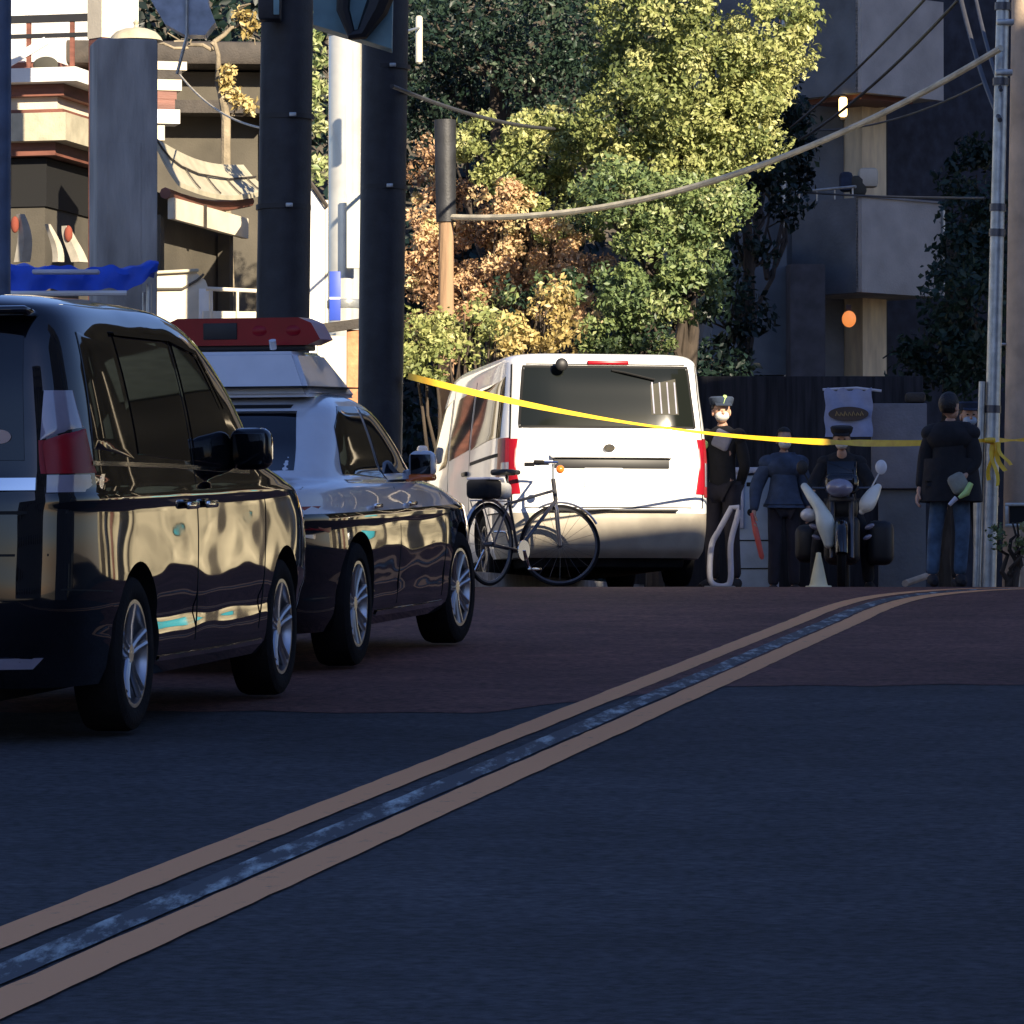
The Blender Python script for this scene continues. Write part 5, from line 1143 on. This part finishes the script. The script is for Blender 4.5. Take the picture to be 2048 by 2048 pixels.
def person(loc, face_deg, label, H=1.70, pose=None, top='navy', legs='trouser', mask=False, mask_m='mask', hat=None, sleeves=True, gloves=False, group=None, head_turn=0, head_tilt=0, bulk=1.0, shoes='blackcloth'):
    J = dict(pelvis=(0, 0, .95), belly=(0, -.01, 1.10), chest=(0, -.01, 1.30), neck=(0, 0, 1.47), skull=(0, -.02, 1.53),
             sh_l=(.16, 0, 1.40), el_l=(.23, .03, 1.13), wr_l=(.25, -.04, .89), sh_r=(-.16, 0, 1.40), el_r=(-.23, .03, 1.13), wr_r=(-.25, -.04, .89),
             hip_l=(.085, 0, .90), kn_l=(.10, -.02, .50), an_l=(.11, .02, .09), toe_l=(.13, -.15, .035), hip_r=(-.085, 0, .90), kn_r=(-.10, -.02, .50), an_r=(-.11, .02, .09), toe_r=(-.13, -.15, .035))
    if pose: J.update(pose)
    k = H / 1.75; J = {n: Vector(p) * k for n, p in J.items()}
    root = empty('person', loc, R(face_deg), label, 'person', group)
    Rd = dict(pelvis=(.115, .095), belly=(.105, .085), chest=(.125, .095), neck=.050, skull=.055, sh_l=.052, el_l=.038, wr_l=.025, sh_r=.052, el_r=.038, wr_r=.025, hip_l=.080, kn_l=.052, an_l=.036, toe_l=.032, hip_r=.080, kn_r=.052, an_r=.036, toe_r=.032)
    E = [('pelvis', 'belly'), ('belly', 'chest'), ('chest', 'neck'), ('neck', 'skull'), ('chest', 'sh_l'), ('sh_l', 'el_l'), ('el_l', 'wr_l'), ('chest', 'sh_r'), ('sh_r', 'el_r'), ('el_r', 'wr_r'),
         ('pelvis', 'hip_l'), ('hip_l', 'kn_l'), ('kn_l', 'an_l'), ('an_l', 'toe_l'), ('pelvis', 'hip_r'), ('hip_r', 'kn_r'), ('kn_r', 'an_r'), ('an_r', 'toe_r')]
    Jb = dict(J); Eb = list(E); Rb = dict(Rd)
    for s in ('l', 'r'):
        d = (J['wr_' + s] - J['el_' + s]).normalized(); sd = 1 if s == 'l' else -1
        side = Vector((0, -1, 0)); side = (side - d * side.dot(d)).normalized(); inn = d.cross(side).normalized()
        if inn.x * sd > 0: inn = -inn
        pm = 'palm_' + s; Jb[pm] = J['wr_' + s] + d * .075 * k; Rb[pm] = (.036, .018); Eb.append(('wr_' + s, pm))
        for f in range(4):
            ln = (.072, .080, .075, .058)[f] * k; b0 = Jb[pm] + side * (.026 - .018 * f) * k + d * .012; a, c = 'f%d_%s' % (f, s), 'g%d_%s' % (f, s)
            Jb[a] = b0 + d * ln * .5 + inn * .012; Jb[c] = b0 + d * ln * .78 + inn * .042; Rb[a] = .0095; Rb[c] = .008; Eb += [(pm, a), (a, c)]
        a, c = 't0_' + s, 't1_' + s; Jb[a] = J['wr_' + s] + d * .04 + side * .040 + inn * .012; Jb[c] = Jb[a] + d * .045 + inn * .025; Rb[a] = .012; Rb[c] = .009; Eb += [('wr_' + s, a), (a, c)]
    sc_r = lambda dct, m_=1: {n: (tuple(q * k * m_ for q in r) if hasattr(r, '__len__') else r * k * m_) for n, r in dct.items()}
    b = me_to_mb(skin_mesh(Jb, Eb, sc_r(Rb), 2))
    hm_ = Matrix.Translation(J['skull'] + Vector((0, -.01, .085)) * k) @ Euler((R(head_tilt), 0, R(head_turn))).to_matrix().to_4x4() @ Matrix.Scale(k, 4)
    def addh(fn, bb): t_ = MB(); fn(t_); bb.add([hm_ @ Vector(v) for v in t_.v], t_.f)
    def headf(t_):
        t_.ball((0, .01, .02), (.078, .095, .105), seg=24); t_.ball((0, -.022, -.045), (.058, .068, .065), seg=20)
        t_.tube([(0, -.088, .01), (0, -.108, -.022), (0, -.094, -.036)], [.008, .015, .009], 8)
        for s in (-1, 1): t_.ball((s * .079, .005, -.01), (.010, .020, .032), seg=10)
        t_.ball((0, -.088, -.062), (.022, .008, .006), seg=10)
    addh(headf, b); b.build('body', 'skin', root, recalc=False, sharp=80)
    def pc(nm, m_, fn): t_ = MB(); addh(fn, t_); return t_.build(nm, m_, root, recalc=False)
    for s in (-1, 1): pc('eye', 'seam', lambda t_: t_.ball((s * .030, -.080, .012), (.012, .008, .007), seg=8))
    def hairf(t_):
        bmx = bmesh.new(); bmesh.ops.create_uvsphere(bmx, u_segments=28, v_segments=18, radius=1)
        for v in bmx.verts: v.co = Vector((v.co.x * .088, v.co.y * .105 + .016, v.co.z * .112 + .028))
        bmesh.ops.delete(bmx, geom=[v for v in bmx.verts if v.co.y < -.03 and v.co.z < .075 or v.co.z < -.06 or (v.co.y < .0 and v.co.z < .02)], context='VERTS'); t_.bm(bmx)
    pc('hair', 'hair', hairf)
    if mask: pc('face_mask', mask_m, lambda t_: t_.ball((0, -.040, -.042), (.066, .068, .050), seg=18))
    if hat:
        def hatf(t_): t_.lathe([(.09, .055), (.105, .075), (.115, .12), (.10, .135), (.001, .14)], 28); t_.box((0, -.11, .062), (.15, .08, .012), Euler((R(18), 0, 0)), bev=.005)
        pc('cap', hat, hatf)
    # jacket over torso and arms
    n_t = ['belly', 'pelvis', 'chest', 'neck', 'sh_l', 'el_l', 'wr_l', 'sh_r', 'el_r', 'wr_r']
    Jt = {n: J[n].copy() for n in n_t}; Jt['neck'] = J['neck'] + Vector((0, .005, .012 * k)); Jt['hem'] = J['pelvis'] + Vector((0, 0, -.07 * k))
    for s in ('l', 'r'): Jt['wr_' + s] = J['el_' + s].lerp(J['wr_' + s], .93)
    Rt = dict(belly=(.145 * bulk, .125 * bulk), pelvis=(.150 * bulk, .125 * bulk), hem=(.155 * bulk, .128 * bulk), chest=(.152 * bulk, .125 * bulk), neck=.066, sh_l=.076 * bulk, sh_r=.076 * bulk, el_l=.060 * bulk, el_r=.060 * bulk, wr_l=.045, wr_r=.045)
    Et = [('belly', 'chest'), ('belly', 'pelvis'), ('pelvis', 'hem'), ('chest', 'neck'), ('chest', 'sh_l'), ('sh_l', 'el_l'), ('el_l', 'wr_l'), ('chest', 'sh_r'), ('sh_r', 'el_r'), ('el_r', 'wr_r')]
    jb = me_to_mb(skin_mesh(Jt, Et, sc_r(Rt), 2)); cc = J['chest'].lerp(J['neck'], .25) + Vector((0, .01, 0))
    jb.ball(cc, (.170 * bulk * k, .125 * bulk * k, .155 * k), seg=24)
    for s in ('l', 'r'): jb.ball(J['sh_' + s] + Vector((0, 0, -.02 * k)), (.078 * bulk * k, .080 * bulk * k, .085 * k), seg=18)
    jb.build('jacket', top, root, recalc=False, sharp=80)
    Jl = {n: J[n].copy() for n in ('pelvis', 'hip_l', 'kn_l', 'an_l', 'hip_r', 'kn_r', 'an_r')}
    Rl = dict(pelvis=(.130, .112), hip_l=.100, hip_r=.100, kn_l=.073, kn_r=.073, an_l=.064, an_r=.064)
    me_to_mb(skin_mesh(Jl, [('pelvis', 'hip_l'), ('hip_l', 'kn_l'), ('kn_l', 'an_l'), ('pelvis', 'hip_r'), ('hip_r', 'kn_r'), ('kn_r', 'an_r')], sc_r(Rl), 2)).build('trousers', legs, root, recalc=False, sharp=80)
    for s in ('l', 'r'):
        a, t_ = J['an_' + s], J['toe_' + s]; sb_ = MB(); sb_.tube([a + Vector((0, .045, -.03)) * k, a.lerp(t_, .35) + Vector((0, 0, -.012)), t_ + Vector((0, 0, .0)), t_ + (t_ - a) * .28 + Vector((0, 0, .012))], [.050 * k, .054 * k, .044 * k, .022 * k], 14); sb_.build('shoe', shoes, root)
    if gloves:
        for s in ('l', 'r'):
            d = (J['wr_' + s] - J['el_' + s]).normalized(); c = J['wr_' + s] + d * .085 * k
            part('glove', 'mask', root, lambda b_: b_.ball(c, (.045, .050, .062), seg=14))
    return root, {n: root.matrix_world for n in ()}, Jb
GP = lambda px, Y: Vector((P(px, 590, Y).x, Y, zg(Y) + .012))
# officer close to the van, half turned, face in a patch of sun
o1, _, j1 = person(GP(723, 44.7), -28, 'police officer in dark uniform, peaked cap and white mask just right of the van', 1.73, dict(el_r=(-.22, -.03, 1.10), wr_r=(-.12, -.22, .88), el_l=(.20, .05, 1.12), wr_l=(.10, .12, .92), chest=(.0, -.02, 1.30)), 'blackcloth', 'trouser', mask=True, hat='navy', gloves=True, head_turn=35, bulk=.92)
part('collar_scarf', 'shirt', o1, lambda b: b.box((.04, -.10, 1.34), (.17, .06, .17), Euler((0, R(25), 0)), bev=.028, seg=3))
part('shoulder_reflector', 'hivis', o1, lambda b: b.ball((-.13, -.10, 1.30), (.035, .02, .038)))
part('cap_reflector', 'hivis', o1, lambda b: b.box((.06, -.10, 1.70), (.035, .03, .085), Euler((0, R(20), 0)), bev=.012))
o2, _, j2 = person(GP(784, 49.4), 6, 'officer in dark blue jacket and white mask holding a red baton', 1.66, dict(el_r=(-.29, .02, 1.13), wr_r=(-.33, -.08, .84)), mat('jacket_blue', (.045, .065, .105), .9, var=.25, scale=9, bump=.5, bscale=10), 'trouser', mask=True, bulk=1.35, shoes='blackcloth')
hand2 = o2.matrix_basis if False else None
wr = j2['palm_r']; bt = empty('signal_baton', o2.location + Matrix.Rotation(R(6), 3, 'Z') @ (wr + Vector((0, -.015, 0))), 0, 'red signal baton hanging from the hand of the officer in the blue jacket', 'baton')
bt.rotation_euler = (0, R(-13), 0)
part('light_tube', 'baton', bt, lambda b: b.tube([(0, 0, -.02), (0, 0, -.10), (0, 0, -.36), (0, 0, -.39)], [.024, .030, .026, .012], 16))
part('grip', 'baton', bt, lambda b: b.tube([(0, 0, .08), (0, 0, -.02)], .018, 12))
o3, _, j3 = person(GP(842, 47.6) + Vector((0, 0, .0)), -4, 'motorcycle officer in black with white mask leaning over the handlebars', 1.66,
   dict(pelvis=(0, .25, .90), belly=(0, .16, 1.02), chest=(0, .02, 1.24), neck=(0, -.09, 1.38), skull=(0, -.12, 1.455), sh_l=(.17, 0, 1.32), sh_r=(-.17, 0, 1.32), el_l=(.30, -.12, 1.06), el_r=(-.30, -.12, 1.06), wr_l=(.30, -.32, 1.00), wr_r=(-.30, -.32, 1.00),
        hip_l=(.10, .22, .86), hip_r=(-.10, .22, .86), kn_l=(.24, .0, .52), kn_r=(-.24, .0, .52), an_l=(.27, .10, .10), an_r=(-.27, .10, .10), toe_l=(.30, -.08, .035), toe_r=(-.30, -.08, .035)), 'blackcloth', 'blackcloth', mask=True, head_tilt=8, bulk=1.1, hat='blackcloth')
o4, _, j4 = person(GP(951, 41.2), -14, 'person in a long black coat and blue jeans in front of the steel pole', 1.60, dict(el_l=(.22, .0, 1.12), wr_l=(.15, -.15, .98), wr_r=(-.28, -.05, .86), kn_l=(.11, -.02, .5), an_l=(.08, 0, .09), kn_r=(-.14, -.02, .5), an_r=(-.17, 0, .09)), 'blackcloth', 'jeans', mask=False, bulk=1.42, head_turn=150)
part('coat_skirt', 'blackcloth', o4, lambda b: b.lathe([(.21, 1.05), (.235, .85), (.255, .70), (.24, .69), (.20, .90)], 24, Matrix.Diagonal((1.05, .8, 1, 1))))
o5, _, j5 = person(GP(969, 44.2), 5, 'person in dark cap and pale blue mask half hidden behind the one in jeans', 1.66, None, 'blackcloth', 'blackcloth', mask=True, mask_m='cabinet', hat='navy', bulk=1.1)
# bag held at the hip by the person in jeans
bg_ = empty('shoulder_bag', o4.location + Matrix.Rotation(R(-14), 3, 'Z') @ Vector((.10, -.24, .84)), 0, 'grey bag with a bright lime edge at the hip of the person in jeans', 'bag')
part('bag_body', mat('grey_bag', (.26, .26, .21), .8, var=.15, bump=.3), bg_, lambda b: b.box((0, 0, 0), (.15, .10, .17), Euler((0, R(-28), 0)), bev=.045, seg=3))
part('lime_edge', 'hivis', bg_, lambda b: b.tube([(.10, -.05, .0), (.06, -.06, -.08), (0, -.06, -.12)], [.022, .030, .014], 10))
part('white_tag', 'cabinetpale', bg_, lambda b: b.tube([(-.02, -.06, -.12), (-.08, -.06, -.18)], [.022, .016], 10))
# ------------------------------------------------------------------ motorcycle seen from the front
def sm(b, pts, rs):
    q = [(p[0], p[1], p[2], r) for p, r in zip(pts, rs)]; out = []
    for i in range(len(q) - 1):
        a, c, d, e = [q[min(max(j, 0), len(q) - 1)] for j in (i - 1, i, i + 1, i + 2)]
        for k in range(6):
            t = k / 6; out.append([.5 * (2 * c[n] + (d[n] - a[n]) * t + (2 * a[n] - 5 * c[n] + 4 * d[n] - e[n]) * t * t + (3 * c[n] - a[n] - 3 * d[n] + e[n]) * t ** 3) for n in range(4)])
    out.append(list(q[-1])); b.ball(pts[0], rs[0] * 1.02, seg=12); b.ball(pts[-1], rs[-1] * 1.02, seg=12)
    b.tube([o[:3] for o in out], [max(.005, o[3]) for o in out], 20)
def motorcycle():
    root = empty('motorcycle', GP(842, 47.2), R(-4), 'black and white police motorcycle seen from the front under its leaning rider', 'motorcycle')
    m = Matrix.Rotation(R(90), 4, 'Y'); r = .30
    f = MB().lathe([(r, -.035), (r + .015, 0), (r, .035), (r - .07, .045), (r - .07, -.045)], 40, m, closed=True).build('wheel', 'rubber', root, loc=(0, -.45, r + .005))
    MB().lathe([(r - .068, -.03), (r - .068, .03), (.03, .04), (.03, -.04)], 30, m, closed=True).build('rim', 'darkalloy', f)
    f2 = MB().lathe([(r, -.045), (r + .015, 0), (r, .045), (r - .07, .05), (r - .07, -.05)], 40, m, closed=True).build('wheel', 'rubber', root, loc=(0, .95, r + .005))
    part('fork', 'darkalloy', root, lambda b: (b.tube([(-.09, -.45, .32), (-.09, -.22, .92)], .025, 10), b.tube([(.09, -.45, .32), (.09, -.22, .92)], .025, 10), b.box((0, -.24, .88), (.24, .06, .05), bev=.01)))
    part('engine_body', 'blackplastic', root, lambda b: (b.box((0, .2, .50), (.34, .7, .46), bev=.08, seg=3), b.box((0, .25, .80), (.30, .75, .24), bev=.09, seg=3)))
    def shield(s):
        def fn(b):
            pts = [(s * .35, -.18, 1.00), (s * .28, -.32, .90), (s * .20, -.40, .78), (s * .15, -.46, .64), (s * .12, -.48, .46)]
            sm(b, pts, [.035, .050, .060, .088, .050])
        return fn
    part('leg_shield', mat('pale_green_cowling', (.74, .78, .66), .35, var=.06, coat=.4), root, shield(-1))
    part('leg_shield', mat('cream_cowling', (.88, .84, .70), .35, var=.06, coat=.4), root, lambda b: sm(b, [(.34, -.20, .99), (.29, -.30, .92), (.23, -.36, .82), (.19, -.36, .76)], [.035, .065, .075, .03]))
    part('side_pod', 'whitepaint', root, lambda b: b.ball((-.31, -.26, .73), (.08, .10, .065)))
    hl = part('headlight', 'clearlens', root, lambda b: b.ball((-.02, -.40, .98), (.13, .10, .09)))
    part('cowl', 'blackpaint', root, lambda b: b.box((0, -.32, 1.02), (.32, .18, .20), bev=.07, seg=3))
    part('windscreen', 'glass', root, lambda b: b.box((0, -.30, 1.16), (.28, .02, .16), Euler((R(-25), 0, 0)), bev=.008))
    hb_ = part('handlebar', 'darkalloy', root, lambda b: b.tube([(-.38, -.12, .99), (-.2, -.22, .98), (.2, -.22, .98), (.38, -.12, .99)], .014, 8))
    for s in (-1, 1):
        part('mirror', 'whitepaint' if s > 0 else 'blackplastic', hb_, lambda b: (b.tube([(s * .28, -.18, .99), (s * .36, -.20, 1.14)], .008, 6), b.ball((s * .37, -.20, 1.18), (.055, .02, .07))))
        part('indicator', 'clearlens', root, lambda b: (b.ball((s * .26, -.26, .62), (.05, .03, .025), Euler((0, R(-25 * s), 0)))))
        part('indicator', 'clearlens', root, lambda b: (b.ball((s * .24, -.26, .52), (.045, .03, .022), Euler((0, R(-25 * s), 0)))))
    part('fender', 'blackpaint', root, lambda b: b.tube([(0, -.45 + (r + .04) * math.cos(a), r + (r + .04) * math.sin(a)) for a in np.linspace(R(20), R(170), 12)], .06, 10))
    part('pannier', 'blackplastic', root, lambda b: b.box((.36, .45, .48), (.26, .5, .42), bev=.08, seg=3))
    part('pannier', 'blackplastic', root, lambda b: b.box((-.34, .75, .48), (.22, .45, .36), bev=.08, seg=3))
    return root
motorcycle()
# cone, cabinet, barrier and small things
cn = empty('traffic_cone', GP(818.5, 44.2), R(10), 'pale cream traffic cone standing below the motorcycle', 'cone')
cz = .345
part('cone_body', 'conecream', cn, lambda b: b.lathe([(.085, .03), (.075, .06), (.050, .18), (.024, .30), (.022, .325), (.001, .33)], 28))
part('cone_base', 'conecream', cn, lambda b: b.box((0, 0, .02), (.20, .20, .03), bev=.012))
cb = empty('metal_cabinet', GP(753, 49.9), R(-12), 'blue-grey metal cabinet with slots left of the officer with the baton', 'cabinet')
part('cabinet_body', 'cabinet', cb, lambda b: b.box((0, .1, .60), (.40, .30, 1.20), bev=.02))
part('side_panel', 'cabinetpale', cb, lambda b: b.box((-.13, -.06, .95), (.10, .03, .56), bev=.01))
part('side_panel', 'cabinetpale', cb, lambda b: b.box((.20, .10, .60), (.05, .30, 1.15), bev=.015))
part('top_hood', 'cabinetpale', cb, lambda b: b.box((-.02, .08, 1.25), (.42, .36, .06), bev=.02))
part('slot', 'seam', cb, lambda b: b.box((.03, -.055, 1.11), (.17, .014, .04), bev=.004))
part('keyhole', 'seam', cb, lambda b: b.ball((-.02, -.052, .83), (.03, .012, .035)))
for z in (.55, .27): part('shelf_line', 'seam', cb, lambda b: b.box((0, -.052, z), (.33, .012, .012)))
br = empty('loop_barrier', GP(720, 44.0), R(-6), 'pale grey looped metal barrier beside the van rear corner', 'barrier')
part('loop', 'cabinetpale', br, lambda b: b.tube([(p[0], 0, p[1]) for p in crv([(-.02, .50), (-.075, .38), (-.09, .12), (-.05, .04), (.05, .03), (.095, .10), (.095, .40), (.15, .62), (.17, .70)], 6)], .026, 12))
part('stay', 'cabinetpale', br, lambda b: b.tube([(-.02, .02, .50), (.10, .02, .72), (.17, .02, .72)], .026, 10))
part('foot', 'concrete', br, lambda b: b.box((0, 0, .015), (.26, .3, .03), bev=.008))
pn = empty('frame_box', P(1018, 515, 42.9), R(-8), 'small pale square frame with a dark middle at the right edge', 'frame')
part('frame', 'galv', pn, lambda b: [b.box(c, s_, bev=.005) for c, s_ in (((0, 0, .09), (.22, .04, .03)), ((0, 0, -.09), (.22, .04, .03)), ((-.095, 0, 0), (.03, .04, .16)), ((.095, 0, 0), (.03, .04, .16)))] and None)
part('inner_panel', 'seam', pn, lambda b: b.box((0, .01, 0), (.15, .02, .15)))
part('leg', 'galv', pn, lambda b: b.tube([(0, .03, -.1), (0, .03, -1.15)], .015, 8))
pk = tag(MB().tube([P(905, 587, 42.8) + Vector((0, 0, .03)), P(926, 582, 43.4) + Vector((0, 0, .05))], .03, 8).build('wooden_plank', 'conpole'), 'pale plank lying at the feet of the person in jeans', 'plank')
gpx = empty('guard_post', GP(978, 43.6), 0, 'short grey guard post left of the steel pole', 'post')
part('shaft', 'galv', gpx, lambda b: b.tube([(0, 0, 0), (0, 0, 1.25)], .04, 12)); part('cap', 'shirt', gpx, lambda b: b.ball((0, 0, 1.25), .045))
